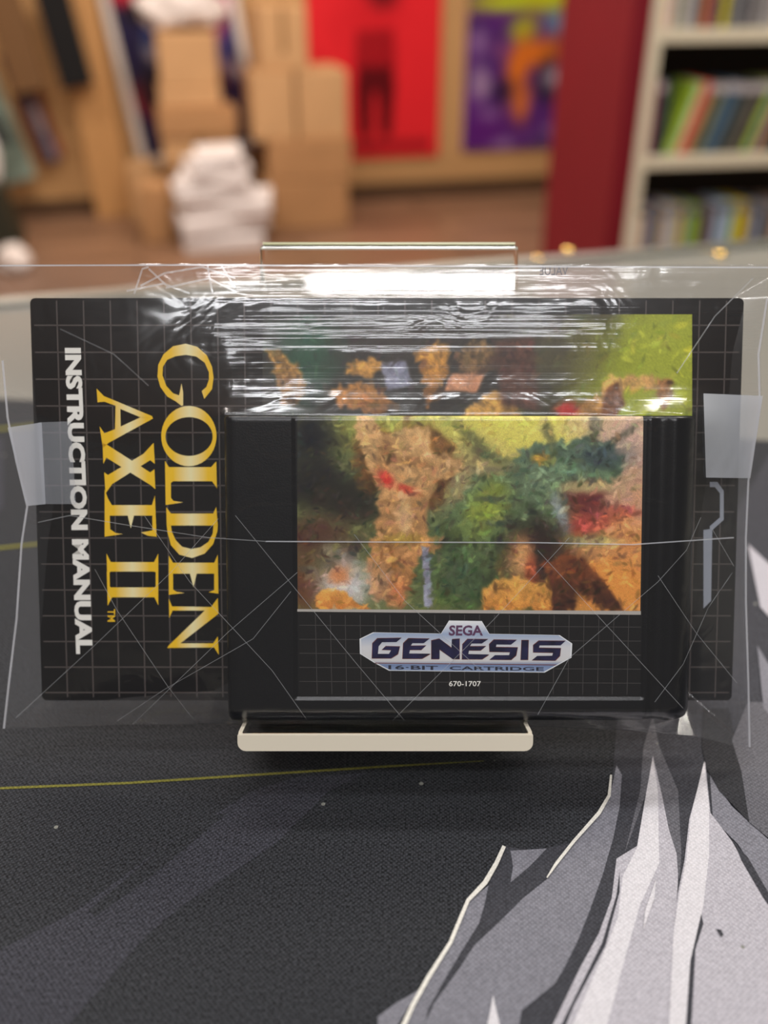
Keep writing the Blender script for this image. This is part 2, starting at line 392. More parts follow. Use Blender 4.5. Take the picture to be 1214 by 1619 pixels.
def colname(c):
    r, g, b_ = c; mx_, mn_ = max(c), min(c)
    if mx_ - mn_ < 25: return 'white' if mx_ > 195 else 'light grey' if mx_ > 140 else 'dark grey' if mx_ < 100 else 'grey'
    if r == mx_: return ('yellow' if g > r * .8 else 'orange' if g > r * .55 and b_ < 100 else 'tan' if g > r * .6 else 'red') if r > 110 else 'maroon'
    if g == mx_: return 'lime green' if g > 150 else 'olive green'
    return 'pale blue' if mx_ > 170 else 'blue' if mx_ > 105 else 'dark slate blue'
def case(x, z, wd, h, lean, c, band, label, group):
    root = empty('game_case', (0, 0, 0), None, label, 'game case', group)
    Mx = Matrix.Translation(Vector((bc0[0], bc0[1], FLOOR))) @ Matrix.Rotation(YS, 4, 'Z') @ Matrix.Translation(Vector((x, .02, z))) @ Matrix.Rotation(lean, 4, 'Y')
    root.matrix_world = Mx
    m = mat('case_%d_%d_%d' % c, c, .35, noise=.3, nscale=35)
    mb = MB(); mb.box(0, wd, 0, .13, 0, h, m); mb.build('case', root, .0015)
    mb = MB(); mb.box(.001, wd - .001, -.0008, .001, h * .86, h * .985, mat('case_band_%d_%d_%d' % band, band, .4)); mb.build('spine_band', root)
row_words = {'mid': 'middle shelf', 'low': 'lower shelf', 'top': 'upper shelf'}
def fill(z, pal, key, h, leanfrom=None):
    x = .02; i = 0
    while x < BW - .09:
        c = pal[i] if i < len(pal) else random.choice(pal)
        wd = random.uniform(.014, .017) if i not in (3, 5) else .019
        lean = 0
        if leanfrom and i >= leanfrom:
            lean = math.radians(17)
            if i == leanfrom: x += .0
        hh = h * random.uniform(.97, 1.0)
        band = (205, 196, 200) if (i > 5 or i == 1) and key == 'mid' else random.choice([(120, 118, 120), (60, 58, 60), (150, 140, 142)]) if key == 'low' else c
        ref = ['first', 'second', 'third', 'fourth', 'fifth', 'sixth', 'seventh', 'eighth', 'ninth', 'tenth', 'eleventh', 'twelfth'][i] if i < 12 else None
        if ref: lb = '%s %sgame case, %s from the left on the bookcase %s' % (colname(c), 'leaning ' if lean else '', ref, row_words[key])
        else: lb = 'game case standing in the right half of the bookcase ' + row_words[key]
        case(x, z + .0008 + wd * math.sin(lean), wd, hh, lean, c, band, lb, ('left' if ref else 'right') + '-hand game cases on the ' + row_words[key])
        x += (wd + .0006) / (math.cos(lean)); i += 1
        if leanfrom and i == leanfrom: x += .0
random.seed(11)
fill(z_mid[0], pal_mid, 'mid', .185, 3); fill(zs[2], pal_low, 'low', .17); fill(z_top[0], pal_top, 'top', .185)

# ------------------------------------------------------------------ left side: leaning boards, dark rack, post
M_post = mat('tan_post', (190, 140, 86), .7, noise=.05, nscale=4)
D1 = DW - .12
a0 = onD(118, 100, D1) @ E1; a1 = onD(182, 100, D1) @ E1
roombox('trim_1', a0, a1, D1, D1 + .1, FLOOR, 1.7, M_post)
o = bpy.data.objects['trim_1']; o.rotation_euler = (0, math.radians(-3), PSI)
D2 = D1 - .07
def leaner(name, xl, xr, yt, yb, D, roll, m, label, cat, thick=.05, group=None, band=None):
    a0 = onD(xl, yb, D) @ E1; a1 = onD(xr, yb, D) @ E1; z0 = onD((xl + xr) / 2, yb, D)[2]; z1 = onD((xl + xr) / 2, yt, D)[2]
    z0 = max(z0, FLOOR + .0)
    root = empty(name, roomP(a0, D, z0), (0, math.radians(roll), PSI), label, cat, group)
    mb = MB(); W = a1 - a0; mb.box(0, W, 0, thick, 0, z1 - z0, m); mb.build('panel', root, .008)
    if band:
        mb = MB(); mb.box(W * .2, W * .8, -.003, .001, (z1 - z0) * .3, (z1 - z0) * .55, band); mb.build('printed_patch', root)
    return root
leaner('dark_curtain', 98, 150, -60, 142, D2, -8, mat('black_cloth', (14, 12, 13), .9), 'narrow black hanging panel between the tan post and the left rack', 'panel', .03)
leaner('wooden_panel', 22, 78, -60, 150, D2 + .03, -8, mat('brown_panel', (112, 78, 44), .7), 'brown wooden panel at the upper left edge beside the black panel', 'panel', .04)
M_gr = mat('grey_green_print', (112, 124, 112), .3, noise=.5, nscale=9)
D3 = DW - .14
leaner('display_board', -14, 64, 84, 300, D3, -13, M_gr, 'grey green glossy board hung slanting at the far left edge', 'board', .02, None, mat('slate_print', (60, 64, 62), .3, noise=.4, nscale=20))
leaner('display_board', 66, 84, 82, 262, D3 + .03, -13, mat('maroon_print', (74, 40, 44), .4, noise=.4, nscale=14), 'dark maroon board second from the left edge', 'board', .02)
leaner('display_board', 82, 94, 84, 258, D3 + .06, -13, mat('bluegrey_print', (110, 112, 124), .4, noise=.3, nscale=14), 'blue grey board between the maroon and the russet ones', 'board', .02, None, mat('pale_print', (170, 160, 160), .4))
leaner('display_board', 92, 104, 88, 250, D3 + .09, -13, mat('russet_print', (140, 70, 52), .4, noise=.4, nscale=14), 'russet board rightmost of the slanting row at the left edge', 'board', .02)
leaner('storage_bin', -60, 44, 318, 420, floorD(20, 420) + .06, -12, mat('dark_bin', (44, 42, 28), .6), 'dark olive bin at the left edge above the plastic bag', 'bin', .2)
c = onD(26, 412, floorD(22, 424) - .04)
lump('white_bundle', (c[0] - .01, c[1], FLOOR + .001), (.06, .055, .055), mat('white_plastic', (228, 214, 206), .4), 'small white bundle on the floor at the left edge just above the sleeve', 'bundle', 4)
c = onD(-14, 300, DW - .27)
o = lump('white_lampshade', (c[0] - .02, c[1], c[2]), (.07, .05, .22), mat('lamp_glow', (255, 250, 245), .4), 'white rounded wall lampshade cut off by the left edge', 'lamp', 9)
leaner('cardboard_sheet', 72, 196, 150, 316, floorD(130, 316), -6, mat('pale_board', (205, 172, 104), .7), 'pale yellowish cardboard sheet standing on the floor left of the boxes', 'cardboard', .015)
# pale sheet on the floor
# ------------------------------------------------------------------ counter and play mat
M_ctop = mat('counter_glass', (132, 130, 122), .12, spec=.6, noise=.05, nscale=5)
M_alu = mat('brushed_aluminium', (176, 178, 170), .3, metal=.9)
ctr = empty('display_counter', (0, .3, FLOOR), None, 'grey green glass topped display counter with metal rim under the play mat', 'counter')
fr = onz(1214, 392, -.002); fl_ = onz(0, 488, -.002); d = (fr - fl_); d /= np.linalg.norm(d); nrm = np.array([-d[1], d[0], 0])
A = fl_ - d * .9; B = fr + d * .9; Cc = B - nrm * 1.0; Dd = A - nrm * 1.0
def prism(poly, z0, z1, m):
    mb = MB(); n = len(poly); vs = [(v[0], v[1], z) for z in (z0, z1) for v in poly]
    mb.raw(vs, [tuple(range(n))[::-1], tuple(range(n, 2 * n))] + [(i, (i + 1) % n, n + (i + 1) % n, n + i) for i in range(n)], m); return mb
def par(o, p):
    o.parent = p; o.matrix_parent_inverse = p.matrix_basis.inverted(); return o
par(prism([Dd, Cc, B, A], -.012, -.0015, M_ctop).build('glass_top', tri=False), ctr)
par(prism([Dd + nrm * .02, Cc + nrm * .02, B - nrm * .03, A - nrm * .03], FLOOR, -.0125, mat('counter_body', (60, 56, 52), .5)).build('cabinet_body', tri=False), ctr)
par(prism([A, B, B + nrm * .012, A + nrm * .012], -.03, .001, M_alu).build('metal_rim', tri=False), ctr)
# gold metal domes added to stand for lamp reflections in the glass top
for k, (x, y) in enumerate([(850, 412), (898, 398), (1138, 404)]):
    q = onz(x, y, -.0015); bm = bmesh.new(); bmesh.ops.create_uvsphere(bm, u_segments=20, v_segments=10, radius=.0045)
    for v in bm.verts: v.co.z = max(v.co.z, 0) * .7
    me = bpy.data.meshes.new('glint_dome'); bm.to_mesh(me); bm.free(); me.materials.append(mat('glint_metal', (235, 195, 110), .18, metal=1))
    me.polygons.foreach_set('use_smooth', [True] * len(me.polygons))
    o = bpy.data.objects.new('glint_dome', me); COL.objects.link(o); o.location = (q[0], q[1], -.0013)
    par(o, ctr)

# play mat -- cloth shader with vertex independent flat inks
def cloth(name, col, spk=.55):
    if name in MATS: return MATS[name]
    m = bpy.data.materials.new(name); m.use_nodes = True; nt = m.node_tree; b = nt.nodes['Principled BSDF']
    tc = nt.nodes.new('ShaderNodeTexCoord')
    def wave(rot, sc):
        mp = nt.nodes.new('ShaderNodeMapping'); mp.inputs['Rotation'].default_value = (0, 0, rot); nt.links.new(tc.outputs['Object'], mp.inputs[0])
        wv = nt.nodes.new('ShaderNodeTexWave'); wv.inputs['Scale'].default_value = sc * .8; wv.inputs['Distortion'].default_value = 1.2
        wv.inputs['Detail'].default_value = 2; wv.inputs['Detail Scale'].default_value = 3
        nt.links.new(mp.outputs[0], wv.inputs['Vector']); return wv.outputs['Fac']
    a, c_ = wave(.9, 520), wave(-.75, 520)
    mu = nt.nodes.new('ShaderNodeMath'); mu.operation = 'MULTIPLY'; nt.links.new(a, mu.inputs[0]); nt.links.new(c_, mu.inputs[1])
    n = nt.nodes.new('ShaderNodeTexNoise'); n.inputs['Scale'].default_value = 1500; n.inputs['Detail'].default_value = 3
    nt.links.new(tc.outputs['Object'], n.inputs['Vector'])
    mr = nt.nodes.new('ShaderNodeMapRange'); mr.inputs[1].default_value = .35; mr.inputs[2].default_value = .75; mr.inputs[3].default_value = 0; mr.inputs[4].default_value = 1
    nt.links.new(n.outputs[0], mr.inputs[0])
    ad = nt.nodes.new('ShaderNodeMath'); ad.operation = 'ADD'; nt.links.new(mu.outputs[0], ad.inputs[0]); nt.links.new(mr.outputs[0], ad.inputs[1])
    r2 = nt.nodes.new('ShaderNodeMapRange'); r2.inputs[1].default_value = 0; r2.inputs[2].default_value = 1.6; r2.inputs[3].default_value = 1 - spk; r2.inputs[4].default_value = 1 + spk * 1.8
    nt.links.new(ad.outputs[0], r2.inputs[0])
    # dust specks
    vo = nt.nodes.new('ShaderNodeTexVoronoi'); vo.inputs['Scale'].default_value = 95; nt.links.new(tc.outputs['Object'], vo.inputs['Vector'])
    lt = nt.nodes.new('ShaderNodeMath'); lt.operation = 'LESS_THAN'; lt.inputs[1].default_value = .05; nt.links.new(vo.outputs['Distance'], lt.inputs[0])
    sepc = nt.nodes.new('ShaderNodeSeparateColor'); nt.links.new(vo.outputs['Color'], sepc.inputs[0])
    gt = nt.nodes.new('ShaderNodeMath'); gt.operation = 'GREATER_THAN'; gt.inputs[1].default_value = .55; nt.links.new(sepc.outputs[0], gt.inputs[0])
    m3 = nt.nodes.new('ShaderNodeMath'); m3.operation = 'MULTIPLY'; nt.links.new(lt.outputs[0], m3.inputs[0]); nt.links.new(gt.outputs[0], m3.inputs[1])
    vm = nt.nodes.new('ShaderNodeVectorMath'); vm.operation = 'MULTIPLY'; vm.inputs[0].default_value = tuple(lin(col)); nt.links.new(r2.outputs[0], vm.inputs[1])
    mx = nt.nodes.new('ShaderNodeMix'); mx.data_type = 'RGBA'; nt.links.new(m3.outputs[0], mx.inputs[0]); nt.links.new(vm.outputs[0], mx.inputs[6]); mx.inputs[7].default_value = (.22, .22, .19, 1)
    nt.links.new(mx.outputs[2], b.inputs['Base Color']); b.inputs['Roughness'].default_value = .85; b.inputs['Specular IOR Level'].default_value = .25
    bp = nt.nodes.new('ShaderNodeBump'); bp.inputs['Strength'].default_value = .5; bp.inputs['Distance'].default_value = .0002
    nt.links.new(ad.outputs[0], bp.inputs['Height']); nt.links.new(bp.outputs[0], b.inputs['Normal'])
    MATS[name] = m; return m
K0 = cloth('mat_black', (42, 43, 46), .85); KP = cloth('mat_plum_grey', (52, 52, 58), .75); KD = cloth('mat_dark_grey', (58, 58, 63), .35)
KG = cloth('mat_mid_grey', (118, 117, 124), .25); KL = cloth('mat_light_grey', (172, 168, 174), .18); KW = cloth('mat_near_white', (203, 199, 202), .12)
KY = cloth('mat_yellow_line', (112, 108, 46), .3); KR = cloth('mat_rim_white', (216, 212, 202), .1)
mt = [onz(-700, 1640), onz(1900, 1640), onz(1500, 712), onz(-330, 612)]
mt[0] = np.array([-.24, .05, 0]); mt[1] = np.array([.30, .05, 0])
mb = prism(mt, -.0015, 0, K0)
layer = [0]
def inkz(): layer[0] += 1; return .00003 * layer[0]
def ink(pts, m, z=None):
    z = inkz() if z is None else z
    q = [onz(x, y, z) for x, y in pts]; mb.face(q, m)
def inkline(pts, wd, m):
    z = inkz(); P = [np.array(p_, float) for p_ in pts]; Lf, Rt_ = [], []
    for i, p_ in enumerate(P):
        dd = P[min(i + 1, len(P) - 1)] - P[max(i - 1, 0)]; dd /= np.linalg.norm(dd); nn = np.array([-dd[1], dd[0]])
        wi = (wd[i] if isinstance(wd, (list, tuple)) else wd) / 2
        Lf.append(p_ + nn * wi); Rt_.append(p_ - nn * wi)
    for i in range(len(P) - 1): mb.face([onz(*Lf[i], z), onz(*Lf[i + 1], z), onz(*Rt_[i + 1], z), onz(*Rt_[i], z)], m)
def c8(l): return [(607 + x / 2, 1150 + y / 2) for x, y in l]
ink([(-20, 1512), (120, 1440), (270, 1330), (400, 1250), (470, 1228), (580, 1222), (520, 1250), (440, 1330), (390, 1365), (290, 1430), (230, 1480), (100, 1630), (-20, 1630)], KP)
ink([(140, 1440), (250, 1345), (330, 1290), (360, 1285), (240, 1385), (150, 1450)], K0)
ink([(-20, 700), (5, 690), (6, 800), (-20, 830)], KP)
inkline([(-20, 1247), (200, 1238), (450, 1222), (607, 1212), (765, 1203)], [3.6, 3.6, 3.4, 3.2, 1], KY)
inkline([(-20, 680), (60, 672), (200, 655)], 4, KY); inkline([(-20, 868), (60, 860), (200, 845)], 4, KY)
ink(c8([(380, 375), (410, 380), (450, 388), (520, 380), (590, 365), (660, 300), (715, 220), (725, 120), (740, -60), (1240, -900), (1300, -60), (1300, 980), (40, 980), (140, 790), (210, 680), (240, 600), (265, 545), (330, 470)]), KD)
ink(c8([(330, 500), (318, 560), (300, 620), (250, 700), (190, 800), (140, 890), (120, 980), (40, 980), (145, 790), (215, 670), (245, 600), (268, 548)]), KG)
ink(c8([(400, 390), (515, 383), (460, 440), (400, 490), (408, 440)]), KG)
ink(c8([(600, 365), (540, 440), (515, 480), (440, 540), (380, 600), (285, 690), (240, 760), (160, 870), (110, 980), (420, 980), (435, 895), (540, 810), (570, 760), (610, 680), (650, 580), (690, 470), (725, 350), (745, 250), (752, 150), (735, 120), (715, 215), (680, 270)]), KG)
ink(c8([(760, 400), (810, 200), (820, 60), (850, -40), (870, 60), (930, 200), (940, 400), (935, 480), (900, 340), (850, 150)]), cloth('mat_soft_grey', (92, 91, 96), .3))
ink(c8([(735, 415), (800, 375), (830, 200), (850, 90), (880, 220), (900, 320), (925, 400), (930, 470), (925, 560), (915, 700), (905, 980), (515, 980), (620, 760), (680, 650), (720, 540)]), KL)
ink(c8([(850, 95), (866, 200), (870, 430), (810, 560), (770, 700), (695, 980), (580, 980), (700, 700), (740, 600), (755, 470), (800, 380), (825, 230)]), KW)
ink(c8([(745, 455), (745, 520), (700, 690), (600, 880), (560, 980), (540, 980), (620, 820), (690, 680), (735, 530)]), KD)
ink(c8([(1030, 150), (1100, 250), (1155, 300), (1300, 430), (1300, 620), (1214, 520), (1120, 370), (1040, 290)]), KG)
ink(c8([(1015, 105), (1032, 270), (1100, 360), (1214, 560), (1300, 700), (1300, 980), (895, 980), (915, 640), (930, 520), (950, 420), (965, 290)]), KL)
ink(c8([(1012, 108), (970, 280), (955, 420), (935, 520), (915, 650), (900, 980), (950, 980), (975, 720), (1010, 560), (1028, 400), (1028, 250)]), KW)
ink(c8([(1003, 590), (1010, 620), (985, 700), (970, 980), (952, 980), (968, 740)]), KD)
ink(c8([(1110, 370), (1150, 410), (1214, 520), (1300, 640), (1300, 680), (1200, 540), (1130, 420)]), KD)
ink(c8([(1090, -60), (1130, 120), (1155, 300), (1060, 200), (1020, 130), (1005, 60), (1010, -60)]), cloth('mat_shadow_ink', (46, 46, 49), .4))
ink(c8([(1100, 40), (1150, -80), (1300, -80), (1300, 420), (1155, 300), (1130, 140)]), cloth('mat_soft_grey', (92, 91, 96), .3))
ink(c8([(1150, -580), (1300, -440), (1300, -260), (1190, -380)]), KL)
ink(c8([(1180, -260), (1300, -60), (1300, 60), (1200, -60)]), KG)
ink(c8([(345, 845), (352, 880), (375, 980), (318, 980), (335, 900)]), KW)
ink(c8([(-20, 915), (40, 870), (110, 830), (50, 930), (20, 980), (-20, 980)]), KG)
ink(c8([(860, 480), (855, 540), (820, 640), (825, 580)]), KW)
inkline(c8([(380, 375), (355, 430), (320, 490), (266, 546), (243, 600), (210, 680), (140, 790), (90, 880), (45, 980)]), [6, 7, 8, 6, 6, 6, 7, 7, 8], KR)
inkline(c8([(718, 150), (712, 215), (680, 270), (600, 360), (545, 430), (515, 475)]), [3, 5, 6, 5, 5, 2], KR)
ink(c8([(1050, 637), (1066, 640), (1074, 656), (1066, 660)]), KD)
o = mb.build('play_mat'); tag(o, 'black cloth play mat printed with sweeping grey and white folds on the counter', 'mat')

# ------------------------------------------------------------------ the leaned frame: stand, sleeve, manual, cartridge
TH = math.radians(26)
V_ = np.array([0, math.sin(TH), math.cos(TH)]); N_ = np.array([0, -math.cos(TH), math.sin(TH)])
P0 = CAM + .215 * ray(740, 900) - .0175 * N_; P0[0] = 0
ROT = (math.pi / 2 - TH, 0, 0)     # local x=u, y=v, z=n
def pl(x, y, n):
    """pixel -> (u,v,n) on the leaned plane at offset n"""
    r = ray(x, y); O = P0 + n * N_; t = ((O - CAM) @ N_) / (r @ N_); P = CAM + t * r
    return np.array([P[0], (P - P0) @ V_, n])
def frame_obj(name, label, cat):
    return empty(name, P0, ROT, label, cat)
NC = .0175   # cartridge label plane
VC = pl(609, 1145, NC)[1]            # bottom of cartridge

# --- manual
man = frame_obj('instruction_manual', 'black gridded instruction manual turned sideways behind the cartridge, with golden lettering', 'booklet')
U0, U1, VB, VT = -.0848, .0862, VC + .0006, .0630
M_ink = mat('manual_black', (17, 15, 16), .35, spec=.4); M_page = mat('manual_pages', (205, 200, 190), .7)
mb = MB(); mb.box(U0 + .0004, U1 - .0006, VB + .0004, VT - .0004, -.0016, -.0004, M_page); mb.build('pages', man)
def rrect(u0, u1, v0, v1, r, n=5, corners=(1, 1, 1, 1)):
    pts = []
    for k, (cx, cy) in enumerate([(u1 - r, v1 - r), (u0 + r, v1 - r), (u0 + r, v0 + r), (u1 - r, v0 + r)]):
        for i in range(n + 1):
            a = math.radians(90 * k + 90 * i / n); pts.append((cx + r * math.cos(a), cy + r * math.sin(a)))
    return pts
mb = MB(); cv = rrect(U0, U1, VB, VT, .0012); n = len(cv)
for z0, z1 in ((-.0004, 0), (-.002, -.0016)):
    mb.raw([(x, y, z) for z in (z0, z1) for x, y in cv], [tuple(range(n))[::-1], tuple(range(n, 2 * n))] + [(i, (i + 1) % n, n + (i + 1) % n, n + i) for i in range(n)], M_ink)
cover = mb.build('cover', man)
# printed grid on the cover
M_grid = mat('manual_grid_line', (84, 76, 73), .4)
mb = MB(); sp = .00642
k = 0; x = U0 + .0062
while x < U1:
    mb.face([(x, VB + .0008, .00004), (x + .00032, VB + .0008, .00004), (x + .00032, VT - .0006, .00004), (x, VT - .0006, .00004)], M_grid); x += sp
y = VT - .0066
while y > VB:
    mb.face([(U0 + .0008, y, .00004), (U1 - .0008, y, .00004), (U1 - .0008, y + .00032, .00004), (U0 + .0008, y + .00032, .00004)], M_grid); y -= sp
mb.build('printed_grid', cover)
# golden lettering traced on the cover
def c3(l): return [(40 + x / 2.9975, 520 + y / 2.9975) for x, y in l]
def polyclean(pts_px, n, mbx, m):
    mbx.face([pl(x, y, n) for x, y in pts_px], m)
def ring(cx, cy, rx, ry, cx2, cy2, rx2, ry2, n, mbx, m, seg=40):
    for i in range(seg):
        a, b_ = 2 * math.pi * i / seg, 2 * math.pi * (i + 1) / seg
        q = c3([(cx + rx * math.cos(a), cy + ry * math.sin(a)), (cx + rx * math.cos(b_), cy + ry * math.sin(b_)), (cx2 + rx2 * math.cos(b_), cy2 + ry2 * math.sin(b_)), (cx2 + rx2 * math.cos(a), cy2 + ry2 * math.sin(a))])
        mbx.face([pl(x, y, n) for x, y in q], m)
gm = bpy.data.materials.new('gold_lettering'); gm.use_nodes = True; nt = gm.node_tree; b = nt.nodes['Principled BSDF']
tc = nt.nodes.new('ShaderNodeTexCoord'); sx = nt.nodes.new('ShaderNodeSeparateXYZ'); nt.links.new(tc.outputs['Object'], sx.inputs[0])
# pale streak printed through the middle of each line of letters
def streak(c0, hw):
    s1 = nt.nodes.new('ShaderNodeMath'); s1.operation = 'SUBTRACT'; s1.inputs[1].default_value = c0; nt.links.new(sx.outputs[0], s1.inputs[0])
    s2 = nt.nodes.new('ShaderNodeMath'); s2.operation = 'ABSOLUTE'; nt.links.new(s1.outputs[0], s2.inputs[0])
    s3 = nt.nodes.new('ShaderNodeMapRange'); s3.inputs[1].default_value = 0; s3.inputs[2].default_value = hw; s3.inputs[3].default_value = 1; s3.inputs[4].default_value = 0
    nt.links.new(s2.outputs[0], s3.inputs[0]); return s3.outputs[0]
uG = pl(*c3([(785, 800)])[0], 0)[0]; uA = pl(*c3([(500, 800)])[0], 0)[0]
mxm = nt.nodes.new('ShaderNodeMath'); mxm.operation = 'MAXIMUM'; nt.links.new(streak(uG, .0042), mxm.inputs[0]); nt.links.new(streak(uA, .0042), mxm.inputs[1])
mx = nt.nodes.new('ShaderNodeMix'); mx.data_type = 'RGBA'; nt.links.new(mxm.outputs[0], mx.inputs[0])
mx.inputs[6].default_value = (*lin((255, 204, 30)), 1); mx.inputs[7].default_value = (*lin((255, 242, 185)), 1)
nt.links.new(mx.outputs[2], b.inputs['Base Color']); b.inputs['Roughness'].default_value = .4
mb = MB(); n0 = .00008
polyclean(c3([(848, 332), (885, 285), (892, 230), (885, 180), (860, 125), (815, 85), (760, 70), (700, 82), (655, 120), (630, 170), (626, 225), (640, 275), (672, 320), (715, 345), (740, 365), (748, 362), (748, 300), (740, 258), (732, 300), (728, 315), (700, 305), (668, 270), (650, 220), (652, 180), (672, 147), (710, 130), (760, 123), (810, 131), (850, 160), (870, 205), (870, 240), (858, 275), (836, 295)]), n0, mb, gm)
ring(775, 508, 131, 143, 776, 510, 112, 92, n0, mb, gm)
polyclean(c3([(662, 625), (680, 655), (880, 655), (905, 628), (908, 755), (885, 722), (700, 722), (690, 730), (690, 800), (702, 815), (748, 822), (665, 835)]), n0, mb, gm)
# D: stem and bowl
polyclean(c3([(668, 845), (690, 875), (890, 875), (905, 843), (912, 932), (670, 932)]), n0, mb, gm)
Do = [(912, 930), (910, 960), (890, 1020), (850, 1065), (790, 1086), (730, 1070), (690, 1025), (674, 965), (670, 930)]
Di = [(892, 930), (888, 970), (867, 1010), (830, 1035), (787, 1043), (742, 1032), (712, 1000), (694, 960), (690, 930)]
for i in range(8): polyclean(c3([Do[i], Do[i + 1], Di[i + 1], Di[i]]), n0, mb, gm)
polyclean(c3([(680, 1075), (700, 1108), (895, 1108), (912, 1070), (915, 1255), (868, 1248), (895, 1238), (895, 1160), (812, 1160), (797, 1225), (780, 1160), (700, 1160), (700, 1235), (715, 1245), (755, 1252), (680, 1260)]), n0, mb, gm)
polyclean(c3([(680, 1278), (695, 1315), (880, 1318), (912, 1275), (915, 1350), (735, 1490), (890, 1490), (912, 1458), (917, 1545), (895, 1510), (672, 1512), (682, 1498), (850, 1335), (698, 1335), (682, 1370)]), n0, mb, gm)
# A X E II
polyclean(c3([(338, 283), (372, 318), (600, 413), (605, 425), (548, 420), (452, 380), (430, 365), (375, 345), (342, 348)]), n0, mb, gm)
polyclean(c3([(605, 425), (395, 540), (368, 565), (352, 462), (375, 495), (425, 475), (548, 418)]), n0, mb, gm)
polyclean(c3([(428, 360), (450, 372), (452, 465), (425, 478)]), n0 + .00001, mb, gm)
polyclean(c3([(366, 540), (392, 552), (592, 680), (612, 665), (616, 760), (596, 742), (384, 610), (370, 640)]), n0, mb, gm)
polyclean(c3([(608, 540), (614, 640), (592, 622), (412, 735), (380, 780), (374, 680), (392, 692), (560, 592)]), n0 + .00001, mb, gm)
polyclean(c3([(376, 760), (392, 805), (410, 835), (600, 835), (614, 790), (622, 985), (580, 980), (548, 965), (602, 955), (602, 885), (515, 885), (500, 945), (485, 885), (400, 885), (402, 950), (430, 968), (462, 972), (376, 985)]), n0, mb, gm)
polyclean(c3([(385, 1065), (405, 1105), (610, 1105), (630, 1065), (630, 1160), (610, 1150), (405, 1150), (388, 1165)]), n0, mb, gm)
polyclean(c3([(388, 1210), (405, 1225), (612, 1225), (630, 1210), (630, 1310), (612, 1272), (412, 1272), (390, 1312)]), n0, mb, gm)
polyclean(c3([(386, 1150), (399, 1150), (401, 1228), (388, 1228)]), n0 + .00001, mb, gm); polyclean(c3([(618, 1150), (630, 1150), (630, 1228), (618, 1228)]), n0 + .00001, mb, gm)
# trademark letters, rotated a quarter turn like the rest
def textquad(txt, q, n, mbx, m, offset=0., fn=None):
    """q: photo pixels of the text box corners: text's bottom-left, bottom-right, top-right, top-left"""
    V2, Fs = textpolys(txt, offset); c = np.array(q, float)
    P = []
    for s, t in V2:
        x, y = (1 - t) * ((1 - s) * c[0] + s * c[1]) + t * ((1 - s) * c[3] + s * c[2])
        P.append((fn or pl)(x, y, n))
    mbx.raw(P, Fs, m)
textquad('TM', [(170, 963), (170, 983), (182, 983), (182, 963)], n0, mb, gm, .012)
mb.build('title_lettering', cover)
M_cwh = mat('manual_white_ink', (252, 249, 240), .45)
mb = MB(); textquad('INSTRUCTION MANUAL', [(102, 550), (120, 1034), (147, 1034), (128, 550)], n0, mb, M_cwh, .05); mb.build('subtitle_lettering', cover)
# partly seen sideways badge outline at the right
M_silver = mat('printed_silver', (186, 192, 204), .3, metal=.35)
mb = MB()
for q in ([(1122, 762), (1134, 762), (1144, 776), (1144, 822), (1126, 838), (1122, 838), (1122, 832), (1138, 818), (1138, 780), (1130, 770), (1122, 770)], [(1112, 838), (1126, 836), (1124, 950), (1112, 962)]):
    polyclean(q, n0, mb, M_silver)
mb.build('silver_badge', cover)
# cover artwork: plain painted stand-in, seen above the cartridge
p = Paint(415, 1090, 497, 760, 420, 160, (46, 42, 36))
p.blob(490, 555, 48, 70, (40, 92, 66), .9); p.blob(620, 545, 90, 40, (58, 50, 44), .8); p.blob(1010, 640, 130, 160, (172, 182, 42)); p.blob(1060, 560, 90, 120, (178, 186, 60)); p.blob(880, 560, 70, 60, (92, 84, 60), .7)
p.poly([(424, 548), (448, 556), (468, 574), (484, 600), (482, 625), (450, 650), (438, 610)], (206, 158, 84), 5, (150, 100, 50), tex=.6, warp=8)
p.poly([(545, 572), (600, 565), (612, 580), (585, 596), (550, 594)], (208, 150, 72), 5, tex=.4, warp=5)
p.poly([(515, 612), (590, 606), (625, 640), (600, 655), (530, 640)], (200, 138, 70), 6, (150, 96, 46), tex=.5, warp=6)
p.poly([(600, 575), (640, 570), (650, 610), (610, 618)], (140, 140, 160), 8, tex=.4)
p.poly([(650, 560), (690, 540), (710, 552), (705, 585), (684, 640), (668, 638), (668, 580)], (206, 148, 62), 5, (170, 110, 50), tex=.5, warp=7)
p.poly([(718, 556), (745, 538), (790, 545), (784, 575), (752, 600), (725, 590)], (150, 116, 70), 6, (90, 66, 46), tex=.6, warp=6)
p.poly([(712, 590), (765, 590), (752, 620), (700, 618)], (214, 150, 110), 8, tex=.3)
p.poly([(740, 640), (770, 618), (810, 625), (820, 660), (730, 665)], (214, 160, 76), 5, tex=.4, warp=5)
p.poly([(780, 540), (840, 530), (850, 650), (790, 640)], (88, 56, 44), 14, tex=.4)
p.poly([(870, 650), (940, 625), (960, 592), (1010, 596), (1045, 606), (1040, 618), (985, 615), (965, 655), (935, 668)], (220, 176, 100), 4, (160, 110, 54), tex=.4, warp=5)
p.poly([(955, 612), (975, 604), (985, 640), (960, 670), (945, 660)], (110, 66, 34), 6, tex=.5)
p.blob(893, 648, 22, 14, (204, 44, 40)); p.strokes(700, 4, 12, .2); p.poly([(1036, 598), (1058, 596), (1060, 622), (1046, 650), (1034, 640)], (150, 104, 62), 4, tex=.7, warp=5)
colr = p.out(.04)
Pm = np.array([[pl(x, y, .00009) for x in np.linspace(415, 1094, 420)] for y in np.linspace(497, 760, 160)])
gridmesh('cover_artwork', Pm, mat('cover_print', rough=.4, vcol=True), cover, colr)

